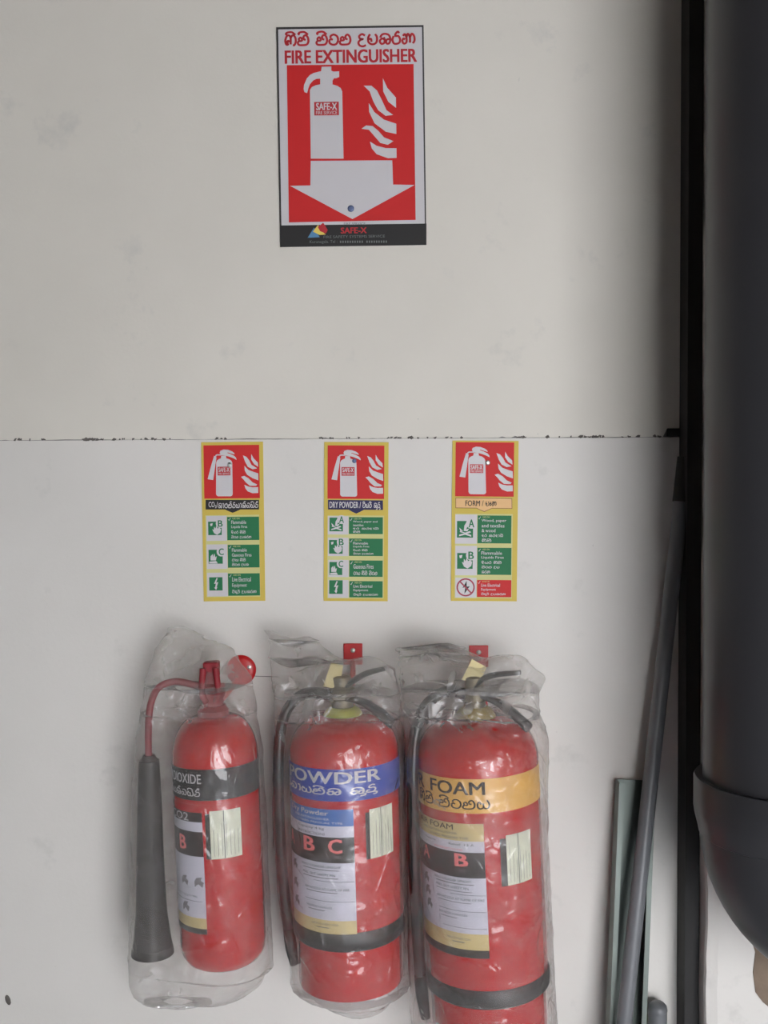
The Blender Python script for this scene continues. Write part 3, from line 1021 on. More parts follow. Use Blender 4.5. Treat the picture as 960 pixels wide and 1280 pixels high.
# ================================================================== FIRE EXTINGUISHERS
class Ext:
    def __init__(self, label, top, bot, ya, rad, lean_x):
        """top, bot: pixels of the axis (front) at a high and the lowest front point; ya: depth of the axis"""
        self.ya, self.r = ya, rad
        self.yf = ya - rad
        b = P(bot[0], bot[1], self.yf)
        bx = P(bot[0], bot[1], ya)
        self.z0 = b.z
        self.root = thing('fire_extinguisher', label, 'fire extinguisher', (bx.x, ya, self.z0), 'wrapped fire extinguishers hanging on the wall')
        tx = P(top[0], top[1], ya)
        tilt = math.atan2(tx.x - bx.x, P(top[0], top[1], self.yf).z - b.z)
        self.turn = math.atan2(-bx.x, DIST + ya)
        self.tilt = tilt
        self.rot = Matrix.Rotation(tilt, 3, 'Y') @ Matrix.Rotation(R(lean_x), 3, 'X')
        self.root.rotation_euler = self.rot.to_euler()
        self.inv = self.rot.inverted()
        self.org = Vector((bx.x, ya, self.z0))

    def z(self, py):
        """local height of a front point seen at row py"""
        p = P(480, py, self.yf)
        return (p.z - self.z0) / math.cos(self.tilt)

    def za(self, py):
        return (P(480, py, self.ya).z - self.z0) / math.cos(self.tilt)

    def loc(self, px, py, y):
        return self.inv @ (P(px, py, y) - self.org)

    def deg(self, d):
        """arc length of an angle seen from the camera's side"""
        return (R(d) + self.turn) * self.r

    def patch(self, name, d0, d1, v0, v1, material, layer, parent=None):
        f = Flat().rect(self.deg(d0), self.deg(d1), v0, v1)
        return put_wrap(name, f, material, parent or self.root, self.r, layer)

    def wtext(self, s, d0, d1, v0, v1, material, layer, weight=0.0, parent=None, res=3):
        f = text(s, self.deg(d0), self.deg(d1), v0, v1, weight, res)
        return put_wrap('lettering', f, material, parent or self.root, self.r, layer)

    def wsinh(self, s, d0, d1, v0, v1, material, layer, pen=0.14, parent=None):
        f = sinhala(s, self.deg(d0), self.deg(d1), v0, v1, pen)
        return put_wrap('lettering', f, material, parent or self.root, self.r, layer)

    def body(self, z_low, z_sh, z_neck, r_neck, foot):
        prof = list(foot)
        n = 14
        for k in range(n + 1):
            a = math.pi / 2 * k / n
            prof.append((r_neck + (self.r - r_neck) * math.cos(a) ** 0.9 if k < n else r_neck, z_sh + (z_neck - z_sh) * math.sin(a)))
        bm = bmesh.new()
        lathe(bm, [(0, prof[0][1])] + prof + [(0, prof[-1][1])], 96)
        return from_bm('cylinder', bm, 'red', self.root, True, 50)

    def tube(self, name, pts, rad, material, parent=None, seg=16, n=8, flat=1.0, rads=None):
        p = crom([self.loc(*q) for q in pts], n)
        if rads:
            rr = []
            for i in range(len(p)):
                t = i / (len(p) - 1) * (len(rads) - 1)
                k = min(int(t), len(rads) - 2)
                rr.append(rads[k] + (rads[k + 1] - rads[k]) * (t - k))
            rad = rr
        bm = bmesh.new()
        sweep(bm, p, rad, seg, flat)
        return from_bm(name, bm, material, parent or self.root, True, 60)

    def turned(self, name, prof, material, parent=None, seg=40):
        bm = bmesh.new()
        lathe(bm, [(0, prof[0][1])] + prof + [(0, prof[-1][1])], seg)
        return from_bm(name, bm, material, parent or self.root, True, 40)

    def sticker(self, d0, d1, d2, v0, v1, hw=None):
        """small dated record sticker with a dark margin"""
        s = self.patch('record_sticker', d1, d2, v0, v1, 'paper', 2)
        self.patch('dark_margin', d0, d1, v0, v1 - 0.003, 'brownblack', 2, s)
        f = Flat()
        for k in range(7):
            a = d1 + (d2 - d1) * (0.10 + 0.13 * k)
            ln = random.uniform(0.5, 0.9)
            f.rect(self.deg(a), self.deg(a) + 0.0005, v0 + (v1 - v0) * 0.06, v0 + (v1 - v0) * ln)
        put_wrap('ruled_lines', f, 'grey', s, self.r, 3)
        f = Flat().rect(self.deg(d1 + (d2 - d1) * .42), self.deg(d1 + (d2 - d1) * .45), v0, v1)
        put_wrap('fold_line', f, 'ink', s, self.r, 3)
        return s


def instruction(E, d0, d1, rows, lines, ink='ink'):
    """printed label: rows = (top row px, bottom row px, material); lines = (text, d0, d1, top px, bottom px, material, weight)"""
    lab = E.patch('instruction_label', d0, d1, E.z(rows[-1][1]), E.z(rows[0][0]), 'label', 1)
    for a, b, m in rows:
        if m != 'label':
            E.patch('label_panel', d0, d1, E.z(b), E.z(a), m, 2, lab)
    for s, a0, a1, ya, yb, m, wgt in lines:
        if s == '-':
            put_wrap('rule_line', Flat().rect(E.deg(a0), E.deg(a1), E.z(yb), E.z(ya)), m, lab, E.r, 3)
        else:
            E.wtext(s, a0, a1, E.z(yb), E.z(ya), m, 3, wgt, lab, 2)
    return lab


def figures(E, lab, spots):
    """little use pictures down the side of a label"""
    for d, py in spots:
        z = E.z(py)
        u = E.deg(d)
        f = Flat()
        f.poly([(u - .006, z - .006), (u - .001, z - .002), (u + .004, z - .006), (u + .006, z), (u + .002, z + .002), (u + .004, z + .006), (u - .003, z + .005), (u - .006, z + .001)])
        put_wrap('use_picture', f, 'grey', lab, E.r, 3)


# ---------------------------------------------------------------- carbon dioxide extinguisher
E = Ext('slim red gas extinguisher with a black band and long black horn, in cloudy plastic', (268, 940), (281, 1227), -0.077, 0.0505, -0.5)
zb = E.z
foot = [(0.022, 0.0), (0.034, 0.002), (0.043, 0.0075), (0.0485, 0.016), (0.0505, 0.027)]
zs, zn = E.za(944), E.za(893)
E.body(0, zs, zn, 0.017, foot)
band = E.patch('name_band', -178, 178, zb(1001), zb(962), 'sblack', 1)
E.wtext('CARBON DIOXIDE', -130, -19, zb(980), zb(968), 'white', 2, 0.015, band)
E.wsinh('කාබන් ඩයක්සයිඩ්', -125, -21, zb(996), zb(985), 'white', 2, 0.15, band)
lab = instruction(E, -95, -20, [(1006, 1016, 'red'), (1016, 1028, 'brownblack'), (1028, 1040, 'label'), (1040, 1071, 'brownblack'), (1071, 1148, 'label'), (1148, 1161, 'cream'), (1161, 1168, 'brownblack')],
                  [('CO2', -80, -40, 1017, 1027, 'white', 0.01), ('B', -60, -46, 1046, 1064, 'glow', 0.03), ('PULL OUT SAFETY PIN', -80, -32, 1120, 1123, 'ink', 0.0), ('-', -90, -24, 1127, 1127.6, 'ink', 0)])
figures(E, lab, [(-28, 1103), (-52, 1103), (-52, 1136)])
E.sticker(-16, -10, 31, zb(1074), zb(1014))
E.turned('neck_collar', [(0.0185, zn - 0.004), (0.0185, zn + 0.006), (0.0165, zn + 0.008), (0.0150, zn + 0.012)], 'red_part')
zt = E.za(826)
E.turned('valve_body', [(0.0125, zn + 0.010), (0.0125, zn + 0.020), (0.0150, zn + 0.023), (0.0150, zn + 0.036), (0.0100, zn + 0.039), (0.0100, zt - 0.010)], 'red_part')
bm = bmesh.new()
vs = box(bm, -0.0085, 0.0095, -0.010, 0.008, zt - 0.012, zt)
bevel(bm, 0.002)
from_bm('valve_cap', bm, 'red_part', E.root, False)
for sgn in (-1, 1):
    bm = bmesh.new()
    pts = [Vector((sgn * 0.006, -0.012, zn + 0.018)), Vector((sgn * 0.0095, -0.016, zn + 0.030)), Vector((sgn * 0.0075, -0.014, zt - 0.006))]
    sweep(bm, crom(pts, 6), 0.0038, 12)
    from_bm('lever', bm, 'red_part', E.root, True, 60)
hose = E.tube('discharge_tube', [(262, 862, -0.079), (242, 856, -0.081), (218, 852, -0.084), (198, 860, -0.088), (188, 882, -0.090), (185.5, 915, -0.090), (186, 956, -0.089)], 0.0042, 'hose_red')
horn = E.tube('horn', [(186.5, 950, -0.089), (187, 1000, -0.089), (188, 1080, -0.088), (189.5, 1140, -0.087), (191, 1186, -0.086)], 0, 'horn', seg=36, n=8,
              rads=[0.0118, 0.0140, 0.0162, 0.0182, 0.0235])
p = [E.loc(190.8, 1181, -0.086), E.loc(191, 1191, -0.086)]
bm = bmesh.new()
sweep(bm, p, [0.0236, 0.0252], 36)
from_bm('horn_rim', bm, 'horn', horn, True, 60)
p = [E.loc(186.3, 944, -0.089), E.loc(186.5, 953, -0.089)]
bm = bmesh.new()
sweep(bm, p, [0.0070, 0.0112], 24)
from_bm('horn_socket', bm, 'horn', horn, True, 60)
CO2 = E

# ---------------------------------------------------------------- dry powder extinguisher
E = Ext('red dry powder extinguisher with a blue band around it, in cloudy plastic', (429.5, 940), (439, 1257), -0.087, 0.0645, -0.5)
zb = E.z
zs, zn = E.za(938), E.za(893)
zr = zb(1180)
foot = [(0.0585, 0.0), (0.0605, 0.001), (0.0612, 0.004), (0.0612, zr - 0.008), (0.0625, zr), (0.0645, zr + 0.004)]
E.body(0, zs, zn, 0.020, foot)
E.turned('base_ring', [(0.0630, zr - 0.011), (0.0660, zr - 0.008), (0.0668, zr), (0.0660, zr + 0.009), (0.0640, zr + 0.012)], 'black', seg=96)
band = E.patch('name_band', -178, 178, zb(1003), zb(963), 'blue', 1)
E.wtext('DRY', -142, -88, zb(981.5), zb(966), 'white', 2, 0.02, band)
E.wtext('POWDER', -74, 39, zb(981.5), zb(966), 'white', 2, 0.02, band)
E.wsinh('රසායනික කුඩු', -84, 35, zb(998), zb(983.5), 'white', 2, 0.17, band)
lab = instruction(E, -88, 8, [(1013, 1034, 'midblue'), (1034, 1048, 'label'), (1048, 1080, 'brownblack'), (1080, 1152, 'label'), (1152, 1169, 'cream')],
                  [('Dry Powder', -70, -17, 1015, 1023, 'white', 0.02), ('FIRE EXTINGUISHER', -62, -16, 1024, 1027, 'label', 0), ('STORED PRESSURE TYPE', -58, -3, 1029, 1031.5, 'label', 0),
                   ('Capacity 4 kg', -56, -22, 1036, 1040, 'ink', 0.01), ('INSTRUCTIONS', -56, -21, 1043, 1046, 'ink', 0.01),
                   ('A', -78, -66, 1050, 1068, 'glow', 0.03), ('B', -48, -33, 1050, 1068, 'glow', 0.03), ('C', -18.5, -4, 1050, 1068, 'glow', 0.03), ('FIRE', -12, -5, 1071, 1074, 'grey', 0), ('FIRE', -43, -36, 1071, 1074, 'grey', 0),
                   ('HOLD CYLINDER UPRIGHT', -52, -6, 1084, 1087, 'ink', 0.015), ('-', -50, -8, 1089, 1090, 'grey', 0),
                   ('PULL OUT SAFETY PIN', -50, -12, 1094, 1097, 'ink', 0.015), ('-', -50, -9, 1099, 1100, 'grey', 0), ('-', -36, 7, 1103.2, 1103.8, 'ink', 0),
                   ('AIM NOZZLE AT FLAME OF FIRE', -48, 2, 1112, 1115, 'ink', 0.015), ('-', -46, -10, 1117, 1118, 'grey', 0), ('-', -48, 7, 1128, 1128.6, 'ink', 0),
                   ('SQUEEZE HANDLES', -46, -16, 1135, 1138, 'ink', 0.015), ('-', -44, -24, 1140, 1141, 'grey', 0),
                   ('SERVICE EVERY YEAR', -40, -10, 1156, 1158.5, 'ink', 0), ('-', -34, -20, 1161, 1162, 'ink', 0)])
figures(E, lab, [(-66, 1092), (-66, 1116), (-64, 1138)])
E.sticker(20, 24.5, 55, zb(1078), zb(1016))
E.turned('neck_collar', [(0.0230, zn - 0.006), (0.0230, zn + 0.001), (0.0200, zn + 0.006), (0.0150, zn + 0.009)], 'lime')
E.turned('valve_body', [(0.0130, zn + 0.007), (0.0130, zn + 0.018), (0.0155, zn + 0.020), (0.0155, zn + 0.030), (0.0110, zn + 0.034), (0.0110, zn + 0.044), (0.0070, zn + 0.046)], 'steel')


def head(E, lever, carry, zn, tagpts, tagmat):
    """squeeze lever, carrying handle, safety pin tag"""
    E.tube('lever', lever, 0, 'black', seg=14, n=8, flat=2.2, rads=[0.0030, 0.0036, 0.0034, 0.0026])
    E.tube('carry_handle', carry, 0, 'black', seg=14, n=8, flat=1.8, rads=[0.0036, 0.0044, 0.0056, 0.0060])
    a, b, c, d = [E.loc(*q) for q in tagpts]
    bm = bmesh.new()
    off = Vector((0, 0.0008, 0))
    fr = [bm.verts.new(p) for p in (a, b, c, d)]
    bk = [bm.verts.new(p + off) for p in (a, b, c, d)]
    bm.faces.new(fr)
    bm.faces.new(bk[::-1])
    for i in range(4):
        bm.faces.new((fr[i], bk[i], bk[(i + 1) % 4], fr[(i + 1) % 4]))
    from_bm('pin_tag', bm, tagmat, E.root)


head(E, [(427, 862, -0.088), (443, 850, -0.088), (460, 841, -0.089), (484, 835, -0.091)],
     [(430, 872, -0.092), (452, 877, -0.097), (472, 889, -0.101), (491, 905, -0.102)], zn,
     [(404, 858, -0.090), (424, 862, -0.092), (429, 832, -0.086), (414, 828, -0.084)], 'card')
hose = E.tube('hose', [(418, 872, -0.088), (398, 866, -0.088), (378, 868, -0.088), (361, 884, -0.090), (351, 912, -0.092), (348, 960, -0.094), (350, 1040, -0.094), (355, 1110, -0.095), (362, 1168, -0.096)], 0.0062, 'rubber')
noz = E.tube('nozzle', [(361, 1160, -0.096), (364, 1185, -0.096), (368, 1205, -0.096)], 0, 'black', hose, rads=[0.0070, 0.0068, 0.0052])
POW = E

# ---------------------------------------------------------------- foam extinguisher
E = Ext('red foam extinguisher with an amber band around it, in cloudy plastic', (596, 950), (613, 1337), -0.096, 0.0708, -0.5)
zb = E.z
zs, zn = E.za(946), E.za(897)
zr = zb(1253)
foot = [(0.0640, 0.0), (0.0665, 0.001), (0.0672, 0.004), (0.0672, zr - 0.008), (0.0688, zr), (0.0708, zr + 0.004)]
E.body(0, zs, zn, 0.021, foot)
E.turned('base_ring', [(0.0690, zr - 0.011), (0.0724, zr - 0.008), (0.0732, zr), (0.0724, zr + 0.009), (0.0700, zr + 0.012)], 'black', seg=96)
band = E.patch('name_band', -178, 178, zb(1019), zb(976), 'gold', 1)
E.wtext('AIR', -95, -58, zb(996), zb(979.5), 'sblack', 2, 0.022, band)
E.wtext('FOAM', -48, 7, zb(996), zb(979.5), 'sblack', 2, 0.022, band)
E.wsinh('ගිනි නිවනය', -70, 11, zb(1014), zb(998), 'sblack', 2, 0.15, band)
lab = instruction(E, -88, 4, [(1032, 1054, 'cream'), (1054, 1068, 'label'), (1068, 1100, 'brownblack'), (1100, 1170, 'label'), (1170, 1190, 'cream'), (1190, 1200, 'brownblack')],
                  [('AIR FOAM', -70, -24, 1034, 1041, 'sblack', 0.006), ('FIRE EXTINGUISHER', -62, -20, 1043.5, 1046.5, 'ink', 0), ('STORED PRESSURE TYPE', -52, -10, 1049, 1052, 'ink', 0.01),
                   ('Capacity', -60, -44, 1057, 1060, 'ink', 0.01), ('Rated  13 A', -29, -5, 1057, 1060, 'ink', 0.01), ('INSTRUCTIONS', -46, -16, 1064, 1066.5, 'glow', 0.0),
                   ('A', -66, -54, 1070, 1086, 'glow', 0.03), ('B', -24, -11, 1070, 1086, 'glow', 0.03), ('FIRE', -20, -14, 1090, 1093, 'grey', 0),
                   ('HOLD CYLINDER UPRIGHT', -48, -9, 1103, 1106, 'ink', 0.015), ('-', -46, -7, 1108, 1109, 'grey', 0), ('PULL OUT SAFETY PIN', -46, -12, 1112, 1115, 'ink', 0.012),
                   ('-', -46, -9, 1117.5, 1118.3, 'grey', 0), ('-', -30, 3, 1121.2, 1121.8, 'ink', 0), ('AIM NOZZLE AT FLAME OF FIRE', -46, 2, 1126, 1129, 'ink', 0.015), ('-', -44, -10, 1131.5, 1132.3, 'grey', 0),
                   ('-', -44, 3, 1142, 1142.6, 'ink', 0), ('SQUEEZE HANDLES', -44, -14, 1146, 1149, 'ink', 0.015), ('-', -42, -24, 1151.5, 1152.3, 'grey', 0), ('-', -40, 3, 1163, 1163.6, 'grey', 0),
                   ('SERVICE EVERY YEAR', -36, -12, 1176, 1178.5, 'ink', 0), ('-', -30, -18, 1181, 1182, 'ink', 0)])
figures(E, lab, [(-62, 1112), (-60, 1128), (-58, 1144)])
E.sticker(18, 24, 52, zb(1112), zb(1049))
E.turned('neck_collar', [(0.0240, zn - 0.006), (0.0240, zn + 0.001), (0.0200, zn + 0.008), (0.0150, zn + 0.012)], 'olive')
E.turned('valve_body', [(0.0130, zn + 0.009), (0.0130, zn + 0.018), (0.0160, zn + 0.020), (0.0160, zn + 0.030), (0.0110, zn + 0.034), (0.0110, zn + 0.046), (0.0070, zn + 0.048)], 'steel')
head(E, [(588, 866, -0.097), (599, 852, -0.097), (616, 844, -0.098), (651, 840.5, -0.100)],
     [(598, 868, -0.101), (620, 877, -0.106), (642, 892, -0.111), (661, 910, -0.112)], zn,
     [(577, 850, -0.098), (600, 853, -0.100), (608, 834, -0.096), (590, 824, -0.094)], 'card')
hose = E.tube('hose', [(588, 872, -0.097), (568, 864, -0.097), (548, 868, -0.097), (529, 888, -0.099), (519, 920, -0.106), (516, 970, -0.112), (517, 1060, -0.113), (521, 1150, -0.113), (526, 1225, -0.113)], 0.0068, 'rubber')
noz = E.tube('nozzle', [(525.5, 1218, -0.113), (528, 1245, -0.113), (532, 1272, -0.113)], 0, 'black', hose, rads=[0.0076, 0.0074, 0.0056])
FOAM = E


# ================================================================== WALL BRACKETS
def plate_bracket(E, px0, px1, py0, py1, label):
    a, b = P(px0, py1, -0.003), P(px1, py0, -0.003)
    w2 = (b.x - a.x) / 2
    cx = (a.x + b.x) / 2
    zlow = E.org.z + 0.0
    hz = b.z - 0.062
    t = thing('wall_bracket', label, 'bracket', (cx, 0, b.z), 'red brackets that carry the extinguishers')
    bm = bmesh.new()
    ph = b.z - a.z
    box(bm, -w2, w2, -0.003, 0.0, -ph, 0)
    bevel(bm, 0.0008, 2)
    from_bm('plate', bm, 'red_bracket', t)
    # hook: arm coming out of the plate with an upturned lip at the valve
    bm = bmesh.new()
    yv = E.ya + 0.016
    pts = crom([Vector((0, -0.001, -ph + 0.004)), Vector((0, yv * 0.35, -ph - 0.012)), Vector((0, yv + 0.004, -0.064)), Vector((0, yv, -0.052))], 6)
    sweep(bm, pts, 0.0035, 12, 1.0, True, Vector((1, 0, 0)))
    from_bm('hook', bm, 'red_bracket', t, True, 60)
    bm = bmesh.new()
    lathe(bm, [(0.0030, 0), (0.0030, 0.0010), (0.0018, 0.0018), (0, 0.0019)], 20)
    o = from_bm('screw_head', bm, 'screw', t, True, 40)
    o.rotation_euler = (math.pi / 2, 0, 0)
    o.location = (0, -0.0028, -0.0085)


plate_bracket(POW, 429.5, 453, 804.5, 831, 'square red bracket plate above the blue-banded extinguisher')
plate_bracket(FOAM, 586.5, 610.5, 807, 834, 'red bracket plate partly behind the plastic of the amber-banded extinguisher')
c = P(301, 838, -0.004)
t = thing('wall_bracket', 'round red bracket disc on the wall behind the black-banded extinguisher', 'bracket', (c.x, 0, c.z), 'red brackets that carry the extinguishers')
bm = bmesh.new()
lathe(bm, [(0.0188, 0.0), (0.0188, 0.0016), (0.0170, 0.0032), (0.0120, 0.0044), (0.0, 0.0048)], 48)
o = from_bm('plate', bm, 'red_bracket', t, True, 40)
o.rotation_euler = (math.pi / 2, 0, 0)
bm = bmesh.new()
lathe(bm, [(0.0026, 0.003), (0.0026, 0.0046), (0.0012, 0.0052), (0, 0.0053)], 16)
o = from_bm('screw_head', bm, 'screw', t, True, 40)
o.rotation_euler = (math.pi / 2, 0, 0)
o.location = (0.0105, 0, 0.004)
bm = bmesh.new()
yv = CO2.ya + 0.014
hx = CO2.org.x + math.sin(CO2.tilt) * CO2.za(862) - c.x
sweep(bm, crom([Vector((0, -0.002, -0.004)), Vector((hx * .5, yv * 0.55, -0.022)), Vector((hx * .9, yv, -0.030)), Vector((hx, yv - 0.002, -0.018))], 6), 0.0032, 12)
from_bm('hook', bm, 'red_bracket', t, True, 60)


# ================================================================== PLASTIC BAGS
def bag(E, label, keys, seed, folds=(), rest=0.0055):
    """keys: (row px, left px, left radius, right px, right radius, depth of the centre). Each level is the hull of
    the two end circles and, where the cylinder is, of the cylinder; then creased."""
    NP = 236
    FO = []
    for (ax_, ay_, bx_, by_, amp) in folds:
        FO.append((P(ax_, ay_, E.yf - 0.006), P(bx_, by_, E.yf - 0.006), amp / 1000))
    rows = []
    keys = sorted(keys)
    py0, py1 = keys[0][0], keys[-1][0]
    NR = int((py1 - py0) / 1.9)
    for i in range(NR + 1):
        t = i / NR
        py = py0 + (py1 - py0) * t
        k = 0
        while k < len(keys) - 2 and keys[k + 1][0] < py:
            k += 1
        a, b = keys[k], keys[k + 1]
        f = (py - a[0]) / (b[0] - a[0])
        ka, kb = keys[max(k - 1, 0)], keys[min(k + 2, len(keys) - 1)]
        h = b[0] - a[0]
        v = [py]
        for j in range(1, 6):      # monotone cubic between the levels
            s0 = (a[j] - ka[j]) / max(1e-6, a[0] - ka[0]) if ka is not a else (b[j] - a[j]) / h
            s1 = (b[j] - a[j]) / h
            s2 = (kb[j] - b[j]) / max(1e-6, kb[0] - b[0]) if kb is not b else s1
            m0 = 0 if s0 * s1 <= 0 else 2 * s0 * s1 / (s0 + s1)
            m1 = 0 if s1 * s2 <= 0 else 2 * s1 * s2 / (s1 + s2)
            if ka is a:
                m0 = s1
            if kb is b:
                m1 = s1
            v.append((2 * f ** 3 - 3 * f * f + 1) * a[j] + (f ** 3 - 2 * f * f + f) * h * m0 + (3 * f * f - 2 * f ** 3) * b[j] + (f ** 3 - f * f) * h * m1)
        yc = v[5]
        pl, pr = P(v[1], py, yc), P(v[3], py, yc)
        half = (pr.x - pl.x) / 2
        rl, rr = min(v[2] / 1000, half * 0.98), min(v[4] / 1000, half * 0.98)
        z = (pl.z + pr.z) / 2
        circ = [(pl.x + rl, yc, rl), (pr.x - rr, yc, rr)]
        zl = z - E.org.z
        zc = zl + 0.0
        if -0.004 < zc < zs_of[E] + 0.002:
            axx = E.org.x + math.sin(E.tilt) * zc
            circ.append((axx, E.ya, E.r + rest))
        elif zs_of[E] <= zc < zn_of[E] + 0.004:
            q = min(1, max(0, (zc - zs_of[E]) / (zn_of[E] - zs_of[E])))
            axx = E.org.x + math.sin(E.tilt) * zc
            circ.append((axx, E.ya, 0.024 + (E.r + rest - 0.024) * math.sqrt(max(0, 1 - q * q))))
        # hull by support directions
        pts = []
        for m in range(360):
            th = math.pi / 2 - 2 * math.pi * m / 360     # start at the back, go round by the right
            n = (math.cos(th), math.sin(th))
            best = max(circ, key=lambda c: c[0] * n[0] + c[1] * n[1] + c[2])
            pts.append((best[0] + best[2] * n[0], best[1] + best[2] * n[1]))
        # even spacing
        cum = [0.0]
        for m in range(360):
            p, q = pts[m], pts[(m + 1) % 360]
            cum.append(cum[-1] + math.hypot(q[0] - p[0], q[1] - p[1]))
        out, m = [], 0
        for s in range(NP):
            d = cum[-1] * s / NP
            while cum[m + 1] < d:
                m += 1
            g = (d - cum[m]) / max(1e-9, cum[m + 1] - cum[m])
            p, q = pts[m], pts[(m + 1) % 360]
            out.append(Vector((p[0] + (q[0] - p[0]) * g, p[1] + (q[1] - p[1]) * g, z)))
        rows.append(out)
    # creases
    dis = []
    for i, ring in enumerate(rows):
        cx = sum((p.x for p in ring)) / NP
        cy = sum((p.y for p in ring)) / NP
        loose = min(1.0, max(0.0, 1 - (i / NR) * 3.2))        # the open top is more crumpled
        foot = max(0.0, (i / NR - 0.88) / 0.12)
        new = []
        for s, p in enumerate(ring):
            q, r_ = ring[s - 1], ring[(s + 1) % NP]
            tn = Vector((r_.x - q.x, r_.y - q.y, 0))
            if tn.length < 1e-7:
                new.append(p)
                continue
            nn = Vector((-tn.y, tn.x, 0)).normalized()
            if nn.dot(Vector((p.x - cx, p.y - cy, 0))) < 0:
                nn = -nn
            c0 = Vector((p.x * 16 + seed, p.y * 16, p.z * 5))
            long_ = noise.noise(c0)
            c1 = Vector((p.x * 38 + p.z * 14, p.y * 38, p.z * 15 - p.x * 8 + seed))
            ridge = 1 - abs(noise.noise(c1)) * 2.4
            c2 = Vector((p.x * 70 - p.z * 45, p.y * 60 + seed, p.z * 40 + p.x * 40))
            ridge2 = max(0, 1 - abs(noise.noise(c2)) * 3.2)
            d = 0.0016 * (long_ + 0.3) + 0.0016 * max(0, ridge) ** 2 + 0.0006 * ridge2 ** 2
            d *= 0.85 + 2.2 * loose + 0.8 * foot
            pleat = noise.noise(Vector((p.x * 75 + seed, p.y * 75, p.z * 9 - p.x * 20)))
            d += 0.0060 * loose * max(0, pleat) + 0.0008 * max(0, pleat)
            if p.y < E.ya:
                for fa, fb, amp in FO:
                    ex_, ez_ = fb.x - fa.x, fb.z - fa.z
                    ll = ex_ * ex_ + ez_ * ez_
                    tt = min(1, max(0, ((p.x - fa.x) * ex_ + (p.z - fa.z) * ez_) / ll))
                    dd = (p.x - fa.x - tt * ex_) ** 2 + (p.z - fa.z - tt * ez_) ** 2
                    if dd < 0.0002:
                        d += amp * math.sin(math.pi * (0.12 + 0.76 * tt)) * math.exp(-dd / (2 * 0.0021 ** 2))
            if p.y > -0.02:
                d *= 0.3
            new.append(p + nn * d + Vector((0, 0, 0.020 * loose * noise.noise(Vector((p.x * 22, p.y * 22, seed + 3))) - 0.10 * loose * (i / NR) * (p.x - cx))))
        dis.append(new)
    bm = bmesh.new()
    vr = []
    for ring in dis:
        vr.append([bm.verts.new((p.x, min(p.y, -0.0025), p.z)) for p in ring])
    for a, b in zip(vr, vr[1:]):
        for s in range(NP):
            bm.faces.new((a[s], a[(s + 1) % NP], b[(s + 1) % NP], b[s]))
    bm.faces.new(vr[-1])          # sealed bottom; the top stays open
    o = from_bm('plastic_bag', bm, 'film', None, True)
    att = o.data.attributes.new('bunched', 'FLOAT', 'POINT')
    zt, zb_ = zn_of[E] + E.org.z + 0.012, zs_of[E] + E.org.z
    for k, v in enumerate(o.data.vertices):
        g = min(1, max(0, (v.co.z - zb_) / (zt - zb_)))
        crumple = 0.75 + 0.6 * noise.noise(Vector((v.co.x * 34 + seed, v.co.y * 34, v.co.z * 20)))
        side = min(1, max(0, ((E.org.x - E.r * 0.55) - v.co.x) / (E.r * 0.5)))
        att.data[k].value = max(g * g * (3 - 2 * g) * crumple, 0.5 * side * crumple)
    tag(o, label, 'bag', 'cloudy plastic bags over the extinguishers')
    return o


zs_of = {CO2: CO2.za(944), POW: POW.za(938), FOAM: FOAM.za(946)}
zn_of = {CO2: CO2.za(893), POW: POW.za(893), FOAM: FOAM.za(897)}

bag(CO2, 'cloudy plastic bag over the black-banded extinguisher and its horn',
    [(789, 226, 1.5, 240, 1.5, -.050), (798, 213, 4, 258, 4, -.054), (812, 202, 8, 284, 8, -.060), (832, 193, 13, 303, 13, -.068), (858, 185, 18, 312, 18, -.075),
     (886, 178, 22, 319, 24, -.080), (920, 173, 23, 324, 30, -.081), (960, 169, 22, 326, 40, -.081), (1100, 163, 24, 329, 44, -.081), (1190, 162, 29, 331, 44, -.081),
     (1218, 163, 29, 329, 44, -.079), (1238, 168, 22, 306, 34, -.074), (1251, 178, 12, 268, 12, -.068), (1258, 196, 4, 240, 4, -.066)], 1.3,
    [(262, 885, 242, 975, 1.6), (268, 890, 260, 980, 1.3), (275, 880, 292, 885, 1.6), (228, 1192, 282, 1180, 1.8), (255, 1192, 282, 1192, 1.5), (205, 870, 178, 960, 1.5), (250, 870, 225, 950, 1.4)])
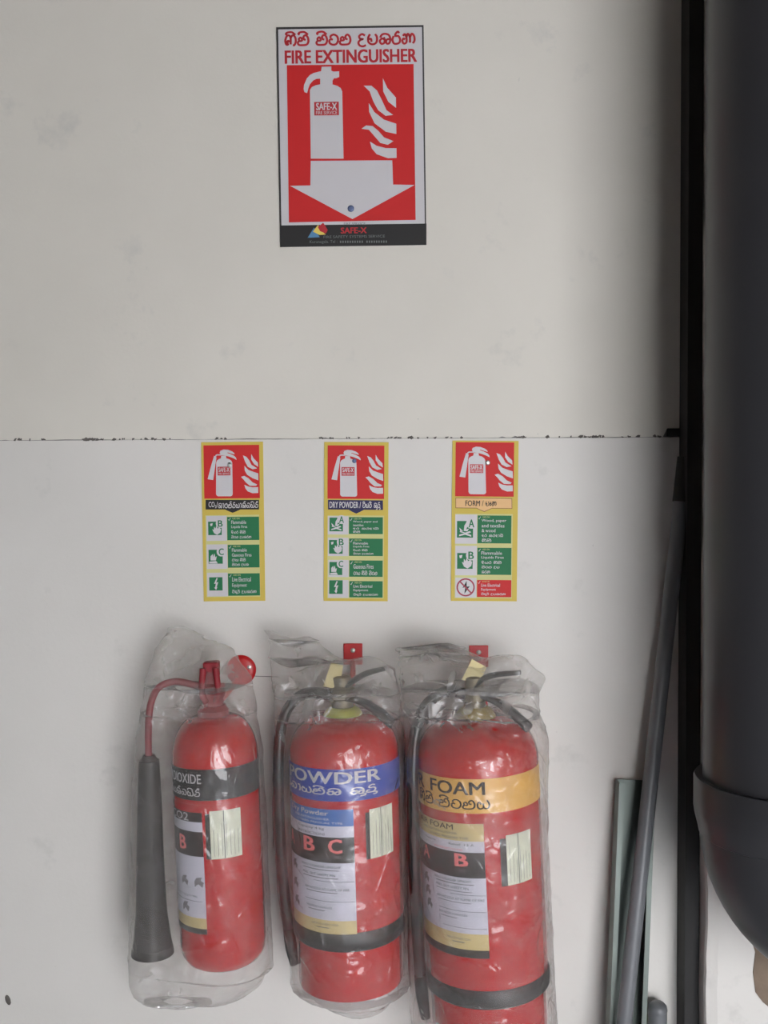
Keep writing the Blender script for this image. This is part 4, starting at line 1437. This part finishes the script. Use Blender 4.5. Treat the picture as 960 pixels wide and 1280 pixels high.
bag(POW, 'cloudy plastic bag over the blue-banded extinguisher',
    [(792, 338, 1.5, 354, 1.5, -.055), (800, 339, 4, 388, 4, -.060), (812, 340, 6, 410, 6, -.066), (826, 342, 10, 436, 10, -.074), (837, 343, 13, 487, 11, -.084), (850, 344, 18, 491, 15, -.088),
     (872, 345, 22, 496, 24, -.092), (893, 345, 24, 500, 31, -.093), (930, 343, 22, 500, 40, -.092), (1000, 342, 18, 501, 55, -.092), (1060, 344, 18, 502, 58, -.092),
     (1150, 353, 18, 503, 58, -.092), (1198, 364, 24, 503, 56, -.090), (1228, 380, 40, 500, 44, -.088), (1250, 402, 30, 486, 30, -.086), (1264, 424, 14, 468, 14, -.085), (1271, 438, 4, 454, 4, -.085)], 5.1,
    [(438, 916, 492, 902, 2.0), (400, 925, 412, 940, 1.6), (418, 945, 470, 925, 1.6), (445, 895, 492, 915, 1.4), (445, 1140, 470, 1132, 1.4), (412, 1195, 445, 1208, 1.8), (432, 1217, 458, 1219, 1.8), (395, 1215, 420, 1238, 1.8), (470, 1235, 492, 1218, 1.5), (372, 920, 362, 1000, 1.4), (450, 1178, 470, 1176, 1.3)])
bag(FOAM, 'cloudy plastic bag over the amber-banded extinguisher',
    [(803, 501, 1.5, 522, 1.5, -.060), (808, 500, 4, 584, 4, -.066), (820, 501, 8, 603, 8, -.076), (836, 504, 12, 658, 10, -.092), (850, 506, 16, 677, 13, -.097), (866, 506, 20, 672, 22, -.101),
     (888, 504, 22, 672, 29, -.103), (916, 507, 22, 681, 36, -.104), (960, 508, 19, 683, 50, -.106), (1050, 509, 18, 683, 62, -.106), (1130, 510, 19, 681, 62, -.106), (1200, 512, 20, 683, 62, -.106),
     (1260, 514, 22, 686, 62, -.100), (1310, 528, 34, 690, 56, -.096), (1338, 548, 40, 678, 44, -.094), (1352, 580, 20, 650, 20, -.092), (1358, 600, 5, 630, 5, -.092)], 9.4,
    [(524, 1122, 572, 1202, 2.2), (572, 1202, 628, 1216, 1.8), (575, 951, 615, 953, 1.6), (610, 945, 640, 942, 1.5), (595, 968, 612, 972, 1.3), (560, 905, 588, 860, 1.8), (608, 1168, 632, 1164, 1.5), (570, 1023, 585, 1036, 1.5), (566, 1262, 592, 1282, 1.8), (525, 1210, 556, 1240, 2.0), (655, 1100, 672, 1125, 1.5), (610, 905, 650, 925, 1.4)])
